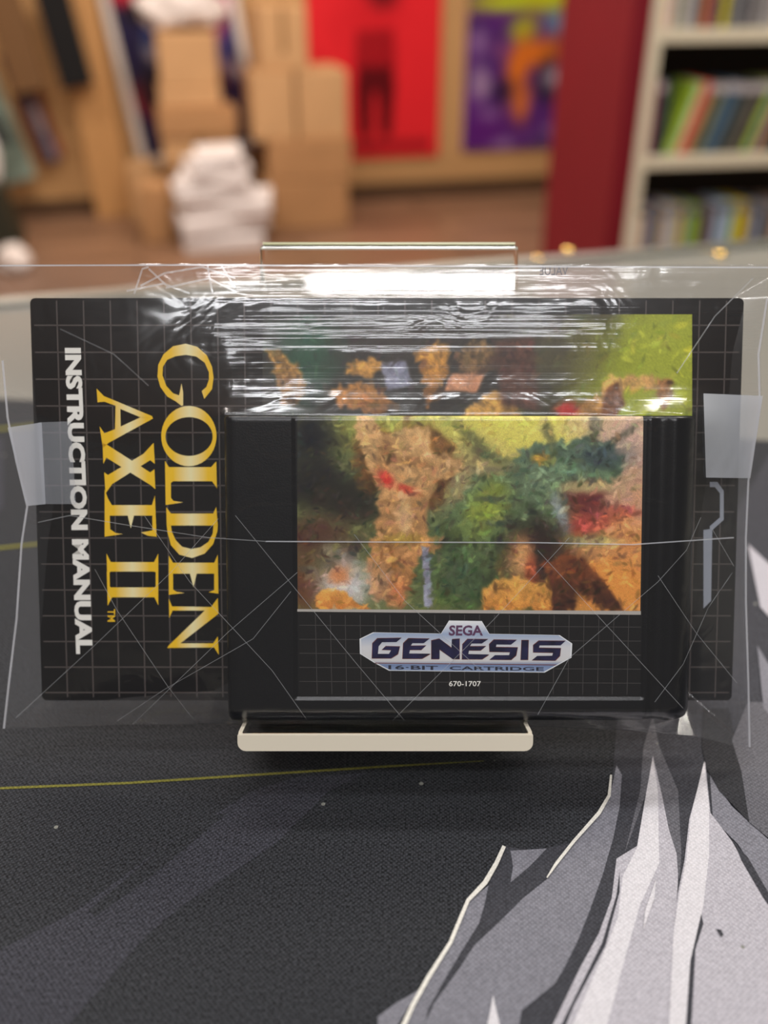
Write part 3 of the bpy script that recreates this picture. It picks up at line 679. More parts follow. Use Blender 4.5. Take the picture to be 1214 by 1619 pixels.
# --- cartridge
cart = frame_obj('game_cartridge', 'black plastic game cartridge with a painted label standing upright in the clear sleeve', 'game cartridge')
M_shell = mat('black_plastic', (9, 10, 15), .28, bump=.08, bscale=2500)
cu0 = -.0360; cu1 = .0716; cvt = pl(740, 657, NC)[1]
lu0, lu1, lv0 = pl(470, 900, NC)[0], pl(1016, 900, NC)[0], pl(740, 1101, NC)[1]
# front as a grid height field: rounded sides, recessed label bay, sloping lower lip
us = np.unique(np.concatenate([np.linspace(cu0, cu0 + .006, 9), [lu0 - .0014, lu0 - .0009, lu0 - .0004, lu0], np.linspace(lu0, lu1, 20), [lu1, lu1 + .0004, lu1 + .001, lu1 + .0016], np.linspace(lu1 + .0022, cu1 - .006, 6), np.linspace(cu1 - .006, cu1, 12)]))
vs = np.unique(np.concatenate([np.linspace(VC, VC + .0055, 14), [lv0 - .0012, lv0 - .0007, lv0 - .0002], np.linspace(lv0, cvt - .002, 16), np.linspace(cvt - .002, cvt, 7)]))
def shelln(u, v):
    n = NC + .0004
    e = .0022; 
    if u < cu0 + e: n -= e * 1.0 - math.sqrt(max(0, e * e - (cu0 + e - u) ** 2))
    r = .0075
    if u > cu1 - r: n -= (r - math.sqrt(max(0, r * r - (u - cu1 + r) ** 2))) 
    if lu1 + .0012 < u < lu1 + .0062: n -= .0012 * math.sin((u - lu1 - .0012) / .005 * math.pi)
    b_ = .0042
    if v < VC + b_: n -= (b_ - math.sqrt(max(0, b_ * b_ - (VC + b_ - v) ** 2))) * .9
    t = .0012
    if v > cvt - t: n -= t - math.sqrt(max(0, t * t - (v - cvt + t) ** 2))
    if lu0 - .0006 < u < lu1 + .0006 and v > lv0 - .0004: n -= .0006
    return n
G = np.array([[(u, v, shelln(u, v)) for u in us] for v in vs])
sh = gridmesh('shell_front', G, M_shell, cart)
ny, nx = G.shape[:2]
per = [G[0, i] for i in range(nx)] + [G[j, nx - 1] for j in range(1, ny)] + [G[ny - 1, i] for i in range(nx - 2, -1, -1)] + [G[j, 0] for j in range(ny - 2, 0, -1)]
mb = MB(); bk_n = .0004; n = len(per)
mb.raw([tuple(q) for q in per] + [(q[0], q[1], bk_n) for q in per], [(i, (i + 1) % n, n + (i + 1) % n, n + i)[::-1] for i in range(n)] + [tuple(range(n, 2 * n))], M_shell)
mb.build('shell_back', cart)
# label base (black card with thin grid), artwork and badge
lab = MB(); nl = NC + .00005
M_lab = mat('label_black', (18, 17, 19), .3, coat=.3)
lab.raw([(u, v, nl) for v in (lv0, cvt - .0014) for u in (lu0, lu1)], [(0, 1, 3, 2)], M_lab)
label = lab.build('label', cart)
def lp(x, y, n=0): return pl(x, y, nl + n)
M_lg = mat('label_grid', (74, 70, 69), .4); mb = MB()
x = 498.0
while x < 1012:
    mb.face([lp(x, 972, .00003), lp(x + .9, 972, .00003), lp(x + .9 - (x - 740) * .012, 1098, .00003), lp(x - (x - 740) * .012, 1098, .00003)], M_lg); x += 23.6
y = 988.0
while y < 1095:
    mb.face([lp(473, y, .00003), lp(1013, y + 3, .00003), lp(1013, y + 3.9, .00003), lp(473, y + .9, .00003)], M_lg); y += 22.2
mb.build('label_grid', label)
# plain painted stand-in of the same colours: crags, tree, boulders under a yellow sky
NX, NY = 560, 320
p = Paint(470, 1017, 657, 966, NX, NY, (104, 110, 66))
p.blob(800, 675, 180, 66, (206, 198, 92), 1); p.blob(870, 690, 140, 66, (222, 210, 100), .95); p.blob(740, 760, 90, 70, (170, 150, 110), .7)
p.blob(1000, 700, 90, 70, (214, 176, 158), .95); p.blob(1010, 800, 90, 60, (206, 156, 128), .95); p.blob(970, 920, 140, 80, (228, 148, 70), 1); p.blob(1010, 860, 60, 40, (220, 146, 86), .9)
p.blob(590, 680, 70, 40, (150, 150, 70), .8); p.blob(700, 880, 60, 80, (70, 90, 56), .8)
p.blob(490, 690, 40, 55, (20, 20, 24)); p.blob(500, 760, 55, 50, (30, 28, 26)); p.blob(550, 795, 60, 34, (36, 34, 26)); p.blob(500, 850, 60, 40, (84, 54, 40)); p.blob(480, 930, 50, 50, (100, 62, 38))
# soft brown thicket with pale sandstone column and red blossoms
p.n2 = blur(p.n2, 2) * 1.1
p.poly([(560, 700), (585, 676), (620, 682), (650, 664), (690, 675), (716, 705), (722, 740), (700, 790), (676, 810), (655, 790), (610, 780), (580, 775), (560, 745)], (132, 94, 48), 14, (92, 60, 34), tex=.5, warp=12)
p.poly([(562, 655), (590, 655), (606, 690), (640, 672), (676, 676), (690, 715), (735, 730), (740, 748), (692, 756), (676, 800), (676, 842), (708, 852), (704, 868), (664, 880), (652, 920), (622, 952), (590, 952), (578, 900), (590, 850), (598, 800), (592, 750), (574, 716), (564, 690)], (216, 174, 118), 7, (166, 112, 64), tex=.3, warp=6)
p.blob(612, 716, 12, 30, (140, 98, 56), .6); p.blob(656, 730, 30, 7, (130, 90, 52), .6, 12); p.blob(630, 860, 46, 6, (120, 84, 50), .6); p.blob(640, 795, 34, 6, (150, 108, 64), .6, 6); p.blob(640, 815, 10, 40, (226, 190, 140), .6)
p.blob(612, 758, 16, 10, (206, 52, 42), .95, 40); p.blob(640, 772, 16, 8, (196, 66, 50), .9, 20)
p.blob(640, 852, 34, 8, (170, 140, 60), .9); p.poly([(614, 862), (620, 862), (640, 960), (632, 962)], (140, 96, 50), 3)
p.poly([(668, 866), (678, 866), (686, 962), (672, 962)], (128, 126, 140), 3, (150, 150, 165), tex=.3)
# mossy green ridge with a dark red hollow
p.poly([(690, 860), (705, 815), (738, 785), (745, 755), (790, 748), (812, 718), (870, 700), (930, 694), (975, 706), (990, 730), (978, 756), (930, 760), (905, 780), (896, 805), (905, 835), (870, 850), (830, 834), (800, 845), (790, 905), (786, 964), (690, 964)], (88, 108, 86), 8, (84, 100, 50), tex=.55, warp=10)
p.blob(950, 720, 50, 24, (62, 76, 76), .9); p.blob(770, 800, 34, 50, (150, 160, 58), .8, 30); p.blob(850, 760, 40, 34, (116, 134, 104), .7); p.blob(735, 915, 34, 46, (66, 84, 60), .7)
p.blob(745, 690, 9, 40, (92, 94, 58), .8, -50); p.blob(780, 722, 40, 11, (84, 90, 60), .8, 20); p.blob(775, 742, 40, 7, (120, 112, 84), .8); p.blob(940, 680, 8, 26, (92, 96, 74), .8, 12); p.blob(990, 684, 26, 6, (104, 98, 84), .8, -38); p.blob(868, 684, 8, 26, (96, 98, 66), .8, -24); p.blob(780, 788, 36, 6, (60, 66, 62), .7); p.blob(790, 826, 34, 6, (64, 70, 60), .7)
p.blob(930, 790, 34, 34, (104, 44, 42), 1, 20); p.blob(925, 830, 34, 18, (176, 70, 60), .9); p.blob(990, 806, 34, 7, (176, 84, 70), .8, 8); p.blob(888, 812, 10, 34, (158, 168, 172), .8, -20)
p.blob(930, 768, 44, 9, (196, 184, 128), .8); p.blob(935, 856, 60, 9, (182, 168, 116), .9); p.blob(930, 874, 50, 12, (196, 140, 90), .9); p.blob(858, 724, 16, 7, (212, 160, 50), .8)
# dark bush and golden boulders
p.blob(845, 875, 52, 60, (40, 30, 26), 1); p.blob(880, 900, 40, 50, (52, 34, 26), .9)
p.blob(826, 882, 20, 34, (212, 156, 100), 1, warp=.2); p.blob(842, 900, 12, 26, (186, 84, 52), .7)
p.poly([(762, 968), (764, 935), (790, 914), (820, 910), (850, 922), (870, 905), (900, 890), (912, 925), (905, 968)], (226, 176, 90), 7, (208, 136, 62), tex=.25, warp=6)
p.poly([(860, 890), (900, 872), (925, 882), (950, 905), (994, 968), (955, 960), (915, 930), (908, 968), (880, 968)], (128, 70, 38), 8, (70, 40, 28), tex=.3, warp=5)
# grey dome rock, frosted bush, small golden stone
p.blob(530, 882, 34, 32, (96, 84, 62), 1, warp=.2); p.blob(520, 870, 12, 12, (150, 138, 110), .6); p.blob(562, 868, 8, 20, (60, 50, 44), .8, 30); p.blob(486, 902, 18, 7, (84, 74, 58), .8, 10)
p.blob(545, 925, 50, 36, (212, 204, 202), 1, warp=.5); p.blob(536, 912, 22, 18, (206, 134, 84), .95)
p.poly([(500, 966), (502, 942), (520, 932), (545, 938), (560, 952), (590, 966)], (228, 166, 84), 5, (198, 122, 58), tex=.2, warp=4)
p.blob(630, 940, 13, 24, (200, 126, 80), .9)
p.strokes(2600, 3, 9, .27); p.C *= 1.1
colr = p.out(.05)
Pg = np.zeros((NY, NX, 3)); 
q4 = [lp(470, 657), lp(1017, 658), lp(1012, 966), lp(470, 963)]
sx_, ty_ = np.meshgrid(np.linspace(0, 1, NX), np.linspace(0, 1, NY))
for d_ in range(2):
    Pg[..., d_] = (1 - ty_) * ((1 - sx_) * q4[0][d_] + sx_ * q4[1][d_]) + ty_ * ((1 - sx_) * q4[3][d_] + sx_ * q4[2][d_])
Pg[..., 0] = np.clip(Pg[..., 0], lu0 + .00005, lu1 - .00005)
Pg[..., 2] = nl + .00004
tt = .0012; over = np.clip(Pg[..., 1] - (cvt - tt), 0, tt - 1e-6); Pg[..., 2] -= tt - np.sqrt(tt * tt - over ** 2)
gridmesh('label_artwork', Pg, mat('label_print', rough=.3, vcol=True, coat=.2), label, colr)
mb = MB(); mb.face([lp(470, 963, .00006), lp(470, 967, .00006), lp(1013, 972, .00006), lp(1013, 966, .00006)], mat('label_silver_line', (190, 184, 176), .3)); mb.build('silver_rule', label)
def c2(l): return [(560 + x / 3.372, 970 + y / 3.372) for x, y in l]
badge = [(100, 100), (462, 107), (505, 37), (680, 40), (720, 108), (1095, 115), (1162, 160), (1158, 235), (1015, 315), (185, 305), (105, 262), (30, 215), (28, 135)]
def shrink(pl_, k, cx=595, cy=180): return [(cx + (x - cx) * k, cy + (y - cy) * (k - .012)) for x, y in pl_]
bgm = bpy.data.materials.new('badge_sky'); bgm.use_nodes = True; nt = bgm.node_tree; b = nt.nodes['Principled BSDF']
tc = nt.nodes.new('ShaderNodeTexCoord'); sx = nt.nodes.new('ShaderNodeSeparateXYZ'); nt.links.new(tc.outputs['Object'], sx.inputs[0])
mr = nt.nodes.new('ShaderNodeMapRange'); va, vb = lp(740, 1064)[1], lp(740, 982)[1]; mr.inputs[1].default_value = va; mr.inputs[2].default_value = vb
nt.links.new(sx.outputs[1], mr.inputs[0]); rp = nt.nodes.new('ShaderNodeValToRGB'); nt.links.new(mr.outputs[0], rp.inputs[0])
for pos, c_ in ((0, (160, 180, 215)), (.16, (190, 205, 225)), (.24, (226, 224, 222)), (.5, (228, 228, 230)), (.75, (168, 186, 214)), (1, (120, 140, 180))):
    if pos in (0, 1): e = rp.color_ramp.elements[int(pos)]
    else: e = rp.color_ramp.elements.new(pos)
    e.color = (*lin(c_), 1)
nt.links.new(rp.outputs[0], b.inputs['Base Color']); b.inputs['Roughness'].default_value = .3
mb = MB(); mb.face([lp(x, y, .00006) for x, y in c2(badge)], mat('badge_edge', (240, 242, 244), .3))
mb.face([lp(x, y, .00009) for x, y in c2(shrink(badge, .985))], bgm)
M_red2 = mat('badge_hairline', (120, 60, 50), .4); M_ind = mat('badge_indigo', (30, 28, 66), .3, noise=.6, nscale=350)
mb.face([lp(x, y, .00012) for x, y in c2([(110, 262), (1080, 272), (1074, 276), (112, 266)])], M_red2)
logo = mb.build('maker_badge', label)
L7 = [[(125, 133), (250, 131), (225, 152), (148, 153), (130, 175), (126, 215), (185, 215), (197, 194), (148, 192), (170, 175), (242, 177), (232, 215), (195, 238), (95, 238), (98, 160)],
      [(290, 133), (400, 135), (370, 158), (310, 158), (300, 173), (382, 172), (355, 193), (297, 193), (293, 213), (405, 214), (360, 240), (258, 240), (262, 160)],
      [(412, 145), (455, 135), (518, 185), (520, 138), (560, 135), (560, 242), (524, 242), (455, 190), (455, 242), (412, 242)],
      [(605, 137), (712, 138), (680, 160), (625, 160), (616, 176), (702, 175), (672, 196), (612, 196), (608, 216), (718, 218), (680, 243), (575, 243), (578, 165)],
      [(745, 140), (865, 142), (835, 166), (758, 165), (755, 180), (870, 182), (862, 222), (835, 246), (722, 245), (750, 222), (825, 222), (830, 205), (722, 203), (720, 165)],
      [(893, 143), (928, 143), (925, 246), (888, 246)],
      [(985, 146), (1125, 147), (1100, 170), (988, 170), (985, 184), (1100, 186), (1095, 225), (1070, 250), (948, 248), (975, 226), (1055, 225), (1060, 208), (955, 206), (955, 170)]]
for l_ in L7:
    cc = np.mean(l_, 0)
    mb2 = [(x + (2.5 if x > cc[0] else -2.5), y + (2.5 if y > cc[1] else -2.5)) for x, y in l_]
    logo_face = [lp(x, y, .00013) for x, y in c2(mb2)]
    L7[L7.index(l_)] = (l_, logo_face)
mb = MB()
for l_, g_ in L7: mb.face(g_, M_red2); mb.face([lp(x, y, .00016) for x, y in c2(l_)], M_ind)
# maker name above, small line below, part number
M_pur = mat('badge_plum', (98, 58, 92), .4)
textquad('SEGA', c2([(503, 118), (686, 118), (684, 63), (507, 63)]), .00014, mb, M_pur, .03, lambda x, y, n: lp(x, y, n))
textquad('16·BIT', c2([(182, 297), (446, 301), (446, 279), (182, 275)]), .00014, mb, mat('badge_dark', (44, 44, 60), .4), .02, lambda x, y, n: lp(x, y, n))
textquad('CARTRIDGE', c2([(508, 301), (1010, 306), (1010, 286), (508, 281)]), .00014, mb, mat('badge_dark', (44, 44, 60), .4), .02, lambda x, y, n: lp(x, y, n))
textquad('670-1707', c2([(505, 388), (675, 388), (675, 360), (505, 360)]), .00014, mb, M_cwh, .012, lambda x, y, n: lp(x, y, n))
mb.build('label_lettering', label)

# --- acrylic stand
M_acr = mat('clear_acrylic', (250, 252, 250), .02, trans=1, ior=1.49)
M_frost = mat('polished_cut_edge', (226, 216, 196), .35, spec=.7)
st = frame_obj('display_stand', 'clear acrylic easel stand holding the sleeve on its front ledge', 'stand')
su0, su1 = pl(376, 1160, .0225)[0], pl(842, 1160, .0225)[0]
SV = VC - .0008     # ledge top
# ledge plate with rounded lower front corners
def plate(prof, x0, x1, m, name, bev=.0008):
    n = len(prof); mbx = MB()
    mbx.raw([(x, v_, n_) for x in (x0, x1) for v_, n_ in prof], [tuple(range(n)), tuple(range(n, 2 * n))[::-1]] + [(i, n + i, n + (i + 1) % n, (i + 1) % n) for i in range(n)], m)
    return mbx.build(name, st, bev, 3, tri=False)
T = .0036
plate([(SV, .0215), (SV, -.006), (SV - T, -.006), (SV - T, .0215)], su0, su1, M_acr, 'ledge', .0006)
bm = bmesh.new()
# front cut edge: thin solid strip with rounded lower corners
mb = MB(); r = .0019; pts = [(su0, SV), (su1, SV)] + [(su1 - r + r * math.cos(a), SV - T + r - r * math.sin(a)) for a in np.linspace(0, math.pi / 2, 6)] + [(su0 + r - r * math.sin(a), SV - T + r - r * math.cos(a)) for a in np.linspace(0, math.pi / 2, 6)]
n = len(pts); mb.raw([(x, y, z) for z in (.0217, .0232) for x, y in pts], [tuple(range(n))[::-1], tuple(range(n, 2 * n))] + [(i, (i + 1) % n, n + (i + 1) % n, n + i) for i in range(n)], M_frost)
tag(mb.build('ledge_edge', st), 'frosted cream cut edge')
for xs in (su0, su1 - .0009):
    mb = MB(); mb.box(xs, xs + .0009, SV - .0002, SV + .0003, .004, .0216, M_frost); mb.build('ledge_side_edge', st)
bt = pl(410, 386, -.012); bt2 = pl(820, 386, -.012)
plate([(SV - T, -.0065), (bt[1], -.0125), (bt[1], -.0125 - T), (SV - T, -.0065 - T)], bt[0], bt2[0], M_acr, 'back_plate', .0009)
bt3 = bt[1]
EDGE_TODO = (bt[0] + .0008, bt2[0] - .0008, bt3)
# rear leg down to the mat
def zloc(v, n_): return P0[2] + v * math.cos(TH) + n_ * math.sin(TH)
def toland(yoff, z):  # world (y,z) -> v,n
    d_ = np.array([0, yoff, z]) - P0; return d_ @ V_, d_ @ N_
ym = P0[1] + .02 * math.sin(TH) + .012 * math.cos(TH)
va_, na_ = toland(ym + .045, .0015)
plate([(.02, -.0135), (.02 - T, -.0135), (va_, na_), (va_ + .004, na_ - .0005)], su0 + .012, su1 - .012, M_acr, 'rear_leg', .0004)
yl = P0[1] + SV * math.sin(TH) - (-.004) * math.cos(TH)
v1_, n1_ = toland(yl - .002, .0007); 
plate([(SV - T, -.003), (SV - T, -.0066), (v1_, n1_ - .0036), (v1_, n1_)], su0 + .001, su1 - .001, M_acr, 'front_foot', .0003)

# ------------------------------------------------------------------ clear sleeve (pouch) around manual and cartridge
def film(name, haze, gloss, rough, wrinkle=.0, milk=(.86, .88, .92)):
    m = bpy.data.materials.new(name); m.use_nodes = True; nt = m.node_tree; nt.nodes.clear()
    out = nt.nodes.new('ShaderNodeOutputMaterial'); tr = nt.nodes.new('ShaderNodeBsdfTransparent'); tr.inputs[0].default_value = (.985, .985, .99, 1)
    gl = nt.nodes.new('ShaderNodeBsdfGlossy'); gl.inputs['Roughness'].default_value = rough
    g2 = nt.nodes.new('ShaderNodeBsdfGlossy'); g2.inputs['Roughness'].default_value = .38
    df = nt.nodes.new('ShaderNodeBsdfDiffuse'); df.inputs[0].default_value = (*milk, 1)
    tl = nt.nodes.new('ShaderNodeBsdfTranslucent'); tl.inputs[0].default_value = (*milk, 1)
    md = nt.nodes.new('ShaderNodeMixShader'); md.inputs[0].default_value = .4; nt.links.new(df.outputs[0], md.inputs[1]); nt.links.new(tl.outputs[0], md.inputs[2])
    fr_ = nt.nodes.new('ShaderNodeLayerWeight'); fr_.inputs['Blend'].default_value = .5
    pw = nt.nodes.new('ShaderNodeMath'); pw.operation = 'POWER'; pw.inputs[1].default_value = 4.5; nt.links.new(fr_.outputs['Facing'], pw.inputs[0])
    ma = nt.nodes.new('ShaderNodeMath'); ma.operation = 'MULTIPLY_ADD'; ma.inputs[1].default_value = .9; ma.inputs[2].default_value = .05 * gloss; nt.links.new(pw.outputs[0], ma.inputs[0])
    m1 = nt.nodes.new('ShaderNodeMixShader'); m1.inputs[0].default_value = haze; nt.links.new(tr.outputs[0], m1.inputs[1]); nt.links.new(md.outputs[0], m1.inputs[2])
    gm_ = nt.nodes.new('ShaderNodeMixShader'); gm_.inputs[0].default_value = .12; nt.links.new(gl.outputs[0], gm_.inputs[1]); nt.links.new(g2.outputs[0], gm_.inputs[2])
    m2 = nt.nodes.new('ShaderNodeMixShader'); nt.links.new(ma.outputs[0], m2.inputs[0]); nt.links.new(m1.outputs[0], m2.inputs[1]); nt.links.new(gm_.outputs[0], m2.inputs[2])
    nt.links.new(m2.outputs[0], out.inputs[0])
    if wrinkle:
        tc = nt.nodes.new('ShaderNodeTexCoord')
        mp = nt.nodes.new('ShaderNodeMapping'); mp.inputs['Scale'].default_value = (3, 650, 1); nt.links.new(tc.outputs['Object'], mp.inputs[0])
        n1 = nt.nodes.new('ShaderNodeTexNoise'); n1.inputs['Scale'].default_value = 1; n1.inputs['Detail'].default_value = 2; nt.links.new(mp.outputs[0], n1.inputs[0])
        sx = nt.nodes.new('ShaderNodeSeparateXYZ'); nt.links.new(tc.outputs['Object'], sx.inputs[0])
        mr = nt.nodes.new('ShaderNodeMapRange'); mr.inputs[1].default_value = .034; mr.inputs[2].default_value = .040; nt.links.new(sx.outputs[1], mr.inputs[0])
        mr2 = nt.nodes.new('ShaderNodeMapRange'); mr2.inputs[1].default_value = -.05; mr2.inputs[2].default_value = -.025; nt.links.new(sx.outputs[0], mr2.inputs[0])
        mm = nt.nodes.new('ShaderNodeMath'); mm.operation = 'MULTIPLY'; nt.links.new(mr.outputs[0], mm.inputs[0]); nt.links.new(mr2.outputs[0], mm.inputs[1])
        mm2 = nt.nodes.new('ShaderNodeMath'); mm2.operation = 'MULTIPLY'; nt.links.new(mm.outputs[0], mm2.inputs[0]); nt.links.new(n1.outputs[0], mm2.inputs[1])
        n2 = nt.nodes.new('ShaderNodeTexNoise'); n2.inputs['Scale'].default_value = 70; n2.inputs['Detail'].default_value = 2; n2.inputs['Distortion'].default_value = 1.5; nt.links.new(tc.outputs['Object'], n2.inputs[0])
        b1 = nt.nodes.new('ShaderNodeBump'); b1.inputs['Strength'].default_value = 1; b1.inputs['Distance'].default_value = .00016 * wrinkle; nt.links.new(mm2.outputs[0], b1.inputs['Height'])
        b2 = nt.nodes.new('ShaderNodeBump'); b2.inputs['Strength'].default_value = 1; b2.inputs['Distance'].default_value = .0003 * wrinkle; nt.links.new(n2.outputs[0], b2.inputs['Height']); nt.links.new(b1.outputs[0], b2.inputs['Normal'])
        for g_ in (gl, g2, fr_): nt.links.new(b2.outputs[0], g_.inputs['Normal'])
    return m
M_gl = film('edge_gleam', .8, 2.0, .15, 0, (.9, .9, .62))
mb = MB(); mb.box(EDGE_TODO[0], EDGE_TODO[1], EDGE_TODO[2] + .0001, EDGE_TODO[2] + .0006, -.0160, -.0127, M_gl); mb.build('top_cut_edge', st)
M_film = film('clear_film', .007, 1.5, .14, 1.0)
M_filmb = film('clear_film_back', .02, 1.0, .1)
M_tapec = film('frosted_tape', .62, 1.0, .25, 0, (.80, .83, .90))
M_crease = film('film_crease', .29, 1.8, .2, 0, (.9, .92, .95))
M_seal = film('film_seal', .65, 2.0, .2, 0, (.86, .88, .94))
def interp(pts, ts, vert):
    a = np.array(pts, float); k = a[:, 1] if vert else a[:, 0]; o_ = np.argsort(k); a = a[o_]; k = k[o_]
    lo, hi = k[0], k[-1]; kk = lo + ts * (hi - lo)
    return np.stack([np.interp(kk, k, a[:, 0]), np.interp(kk, k, a[:, 1])], -1)
GX, GY = 220, 260
left = [(-22, 418), (-14, 480), (2, 570), (10, 660), (24, 730), (41, 800), (32, 860), (24, 980), (12, 1080), (4, 1152)]
right = [(1246, 418), (1216, 470), (1202, 560), (1204, 640), (1186, 760), (1182, 850), (1182, 950), (1186, 1080), (1188, 1185)]
top = [(-22, 418), (300, 417), (700, 419), (1246, 421)]
bottom = [(4, 1152), (180, 1146), (350, 1144), (609, 1147), (840, 1147), (1000, 1154), (1100, 1164), (1188, 1185)]
ts = np.linspace(0, 1, GX); tv = np.linspace(0, 1, GY)
Lp, Rp, Tp, Bp = interp(left, tv, True), interp(right, tv, True), interp(top, ts, False), interp(bottom, ts, False)
def nb_bottom(px): return float(np.interp(px, [0, 330, 360, 1100, 1190], [.001, .006, .0125, .0125, .004]))
def edge3(P_, nf): return np.array([pl(x, y, nf(x, y)) for x, y in P_])
Bq = edge3(Bp, lambda x, y: nb_bottom(x)); Tq = edge3(Tp, lambda x, y: .0006)
Lq = edge3(Lp, lambda x, y: .0012 * (1 - (y - 418) / 734) + .001); Rq = edge3(Rp, lambda x, y: .001 + .003 * max(0, (y - 700) / 485))
su, tvv = np.meshgrid(ts, tv)
su = su[..., None]; tvv = tvv[..., None]
COON = (1 - tvv) * Tq[None] + tvv * Bq[None] + (1 - su) * Lq[:, None] + su * Rq[:, None] - ((1 - su) * (1 - tvv) * Tq[0] + su * (1 - tvv) * Tq[-1] + (1 - su) * tvv * Bq[0] + su * tvv * Bq[-1])
UU, VV, NN0 = COON[..., 0], COON[..., 1], COON[..., 2].copy()
obs = np.full(UU.shape, -1.)
mn_ = (UU > U0 - .001) & (UU < U1 + .001) & (VV > VB) & (VV < VT + .0008); obs[mn_] = .0006
ct_ = (UU > cu0 - .0006) & (UU < cu1 + .0006) & (VV < cvt + .0006)
rr = .0075
ob = NC + .00075 - np.where(UU > cu1 - rr, rr - np.sqrt(np.clip(rr * rr - np.clip(UU - cu1 + rr, 0, rr) ** 2, 0, None)), 0)
ob = ob - np.where(VV < VC + .0042, (.0042 - np.sqrt(np.clip(.0042 ** 2 - np.clip(VC + .0042 - VV, 0, .0042) ** 2, 0, None))) * .9, 0)
obs[ct_] = np.maximum(obs, ob)[ct_]
H = NN0.copy(); Hb = H.copy()
for it in range(3500):
    Hn = H.copy(); Hn[1:-1, 1:-1] = .25 * (H[:-2, 1:-1] + H[2:, 1:-1] + H[1:-1, :-2] + H[1:-1, 2:])
    Hn = np.maximum(Hn, obs); Hn[0], Hn[-1], Hn[:, 0], Hn[:, -1] = Hb[0], Hb[-1], Hb[:, 0], Hb[:, -1]
    
    H = Hn
# soft billow and wrinkles where the film is free
free = blur((H > obs + .0003).astype(float), 3)
wr = blur(fbm(H.shape, 22, 3), 1)
H = np.maximum(blur(H, 1), obs)
H = H + free * .0003 * wr
k1 = np.array([0.] + list(np.cumsum(np.random.uniform(.0011, .0030, 30)))) + cvt; a1 = np.random.uniform(-1, 1, 31) * np.where(np.arange(31) % 2, 1, -1)
zone = np.clip((VV - cvt - .0012) / .003, 0, 1) * np.clip((VT + .004 - VV) / .003, 0, 1) * np.clip((UU + .041) / .012, 0, 1) * np.clip((.066 - UU) / .02, 0, 1)
skew = VV + .0016 * np.sin(UU * 38 + 1) * .6
H = H + zone * .00011 * (np.interp(skew, k1, np.abs(a1) * np.where(np.arange(31) % 2, 1, -1)) + .5 * wr)
H[0], H[-1], H[:, 0], H[:, -1] = Hb[0], Hb[-1], Hb[:, 0], Hb[:, -1]
# the fold running across the whole sleeve at photo row ~857
def filmpt(x, y, off=.00008):
    n_ = .01
    for _ in range(12):
        q = pl(x, y, n_); d2 = (UU - q[0]) ** 2 + (VV - q[1]) ** 2; k = np.unravel_index(np.argmin(d2), d2.shape)
        j0, i0 = max(1, min(GY - 2, k[0])), max(1, min(GX - 2, k[1]))
        w_ = 1 / (d2[j0 - 1:j0 + 2, i0 - 1:i0 + 2] + 1e-9); hv = (H[j0 - 1:j0 + 2, i0 - 1:i0 + 2] * w_).sum() / w_.sum()
        n_ = .5 * n_ + .5 * (hv + off)
    return pl(x, y, n_)
bag = frame_obj('plastic_sleeve', 'clear crinkled plastic sleeve around the manual and cartridge, taped at both sides', 'sleeve')
Pf = np.stack([UU, VV, H], -1)
gridmesh('front_film', Pf, M_film, bag)
Hk = np.minimum(NN0, -.0026 + 0 * NN0); edge_w = np.minimum.reduce([su[..., 0] * 12, (1 - su[..., 0]) * 12, tvv[..., 0] * 8, (1 - tvv[..., 0]) * 12]); edge_w = np.clip(edge_w, 0, 1)
Hk = NN0 * (1 - edge_w) + (-.0026) * edge_w
gridmesh('back_film', np.stack([UU, VV, Hk], -1), M_filmb, bag)
def strip(name, pts, wd, m, step=6, off=.00012, label=None):
    P = [np.array(q, float) for q in pts]; out = []
    for a, b_ in zip(P[:-1], P[1:]):
        n_ = max(1, int(np.hypot(*(b_ - a)) / step)); out += [a + (b_ - a) * k / n_ for k in range(n_)]
    out.append(P[-1]); L_, R_ = [], []
    for i, q in enumerate(out):
        dd = out[min(i + 1, len(out) - 1)] - out[max(i - 1, 0)]; dd /= np.linalg.norm(dd); nn = np.array([-dd[1], dd[0]]) * wd / 2
        nz = 1
        L_.append(filmpt(*(q + nn * nz), off)); R_.append(filmpt(*(q - nn * nz), off))
    mbx = MB(); n_ = len(out)
    mbx.raw(L_ + R_, [(i, i + 1, n_ + i + 1, n_ + i) for i in range(n_ - 1)], m)
    o_ = mbx.build(name, bag)
    if label: o_['label'] = label
    return o_
# cross creases
cre = [[(372, 815), (470, 935), (560, 1045), (640, 1140)], [(470, 905), (360, 1000), (210, 1145)], [(228, 815), (300, 920), (430, 1060), (485, 1138)],
       [(150, 900), (185, 965), (265, 1085), (310, 1143)], [(345, 820), (270, 905), (150, 1020), (25, 1135)], [(460, 935), (400, 1010), (260, 1090), (185, 1140)],
       [(560, 845), (640, 950), (760, 1060)], [(900, 850), (780, 980), (620, 1140)], [(850, 870), (960, 990), (1080, 1120)], [(1108, 818), (1085, 870), (1040, 920), (900, 1040), (850, 1130)],
       [(1040, 910), (1100, 1000), (1165, 1080)], [(1158, 905), (1120, 960), (1080, 1050), (1035, 1110)], [(1125, 835), (1160, 895)]]
for q in cre: strip('crease', q, 1.0, M_crease, 10)
strip('fold_line', [(60, 826), (110, 815), (200, 830), (330, 850), (420, 856)], 1.4, M_crease)
strip('fold_line', [(420, 856), (600, 857), (850, 858), (1000, 861), (1160, 850)], 2.0, M_seal, label='bright fold across the middle')
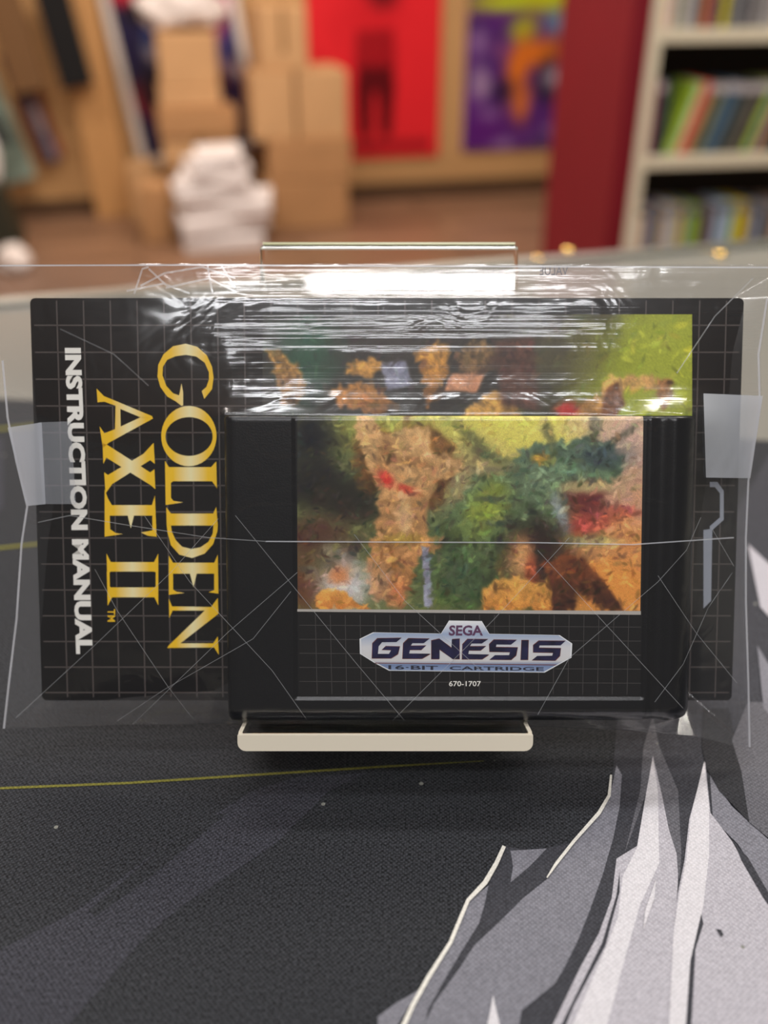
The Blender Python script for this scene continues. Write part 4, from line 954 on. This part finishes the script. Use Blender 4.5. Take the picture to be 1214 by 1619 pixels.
# scribbled gleams above the manual
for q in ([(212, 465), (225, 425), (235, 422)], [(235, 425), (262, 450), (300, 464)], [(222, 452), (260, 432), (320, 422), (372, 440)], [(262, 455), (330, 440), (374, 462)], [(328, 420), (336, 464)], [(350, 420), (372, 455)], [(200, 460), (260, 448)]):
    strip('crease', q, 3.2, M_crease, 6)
strip('crease', [(1190, 440), (1130, 500), (1070, 590), (1090, 560)][:3], 2.0, M_crease, 8)
strip('crease', [(95, 520), (180, 560), (235, 610)], 2.5, film('film_scuff', .1, 1.2, .2), 8)
# seals along both sides
strip('side_seal', [(left[i][0] + 2, left[i][1]) for i in range(2, 10)], 3.2, M_seal, 8)
strip('side_seal', [(right[i][0] - 3, right[i][1] - (4 if i == 8 else 0)) for i in range(1, 9)], 3.0, M_seal, 8)
strip('top_hem', [(-10, 420), (300, 419), (700, 421), (1225, 423)], 2.4, M_seal, 20)
# tape pieces
def patch(name, q, m, off, label, nx=14, ny=14):
    q = np.array(q, float); G_ = np.zeros((ny, nx, 3))
    for j in range(ny):
        for i in range(nx):
            s, t = i / (nx - 1), j / (ny - 1)
            x, y = (1 - t) * ((1 - s) * q[0] + s * q[1]) + t * ((1 - s) * q[3] + s * q[2])
            G_[j, i] = filmpt(x, y, off)
    o_ = gridmesh(name, G_, m, bag); o_['label'] = label
patch('tape_piece', [(12, 676), (66, 668), (72, 797), (42, 800)], M_tapec, .0004, 'milky tape on the left side seal')
patch('tape_piece', [(60, 668), (112, 666), (120, 797), (68, 797)], film('thin_tape', .28, 1.0, .2, 0, (.8, .84, .92)), .0003, 'thinner tape end over the manual')
patch('tape_piece', [(1112, 622), (1206, 626), (1186, 756), (1116, 755)], M_tapec, .0004, 'milky tape with a torn left edge on the right side seal')

# faint mirrored print showing through the top margin
mb = MB(); textquad('VALUE', [(898, 435), (853, 435), (853, 421), (898, 421)], .0001, mb, mat('faded_print', (120, 120, 126), .6), .0, lambda x, y, n: filmpt(x, y, .0001))
tag(mb.build('mirrored_lettering', bag), 'faint mirrored grey print')
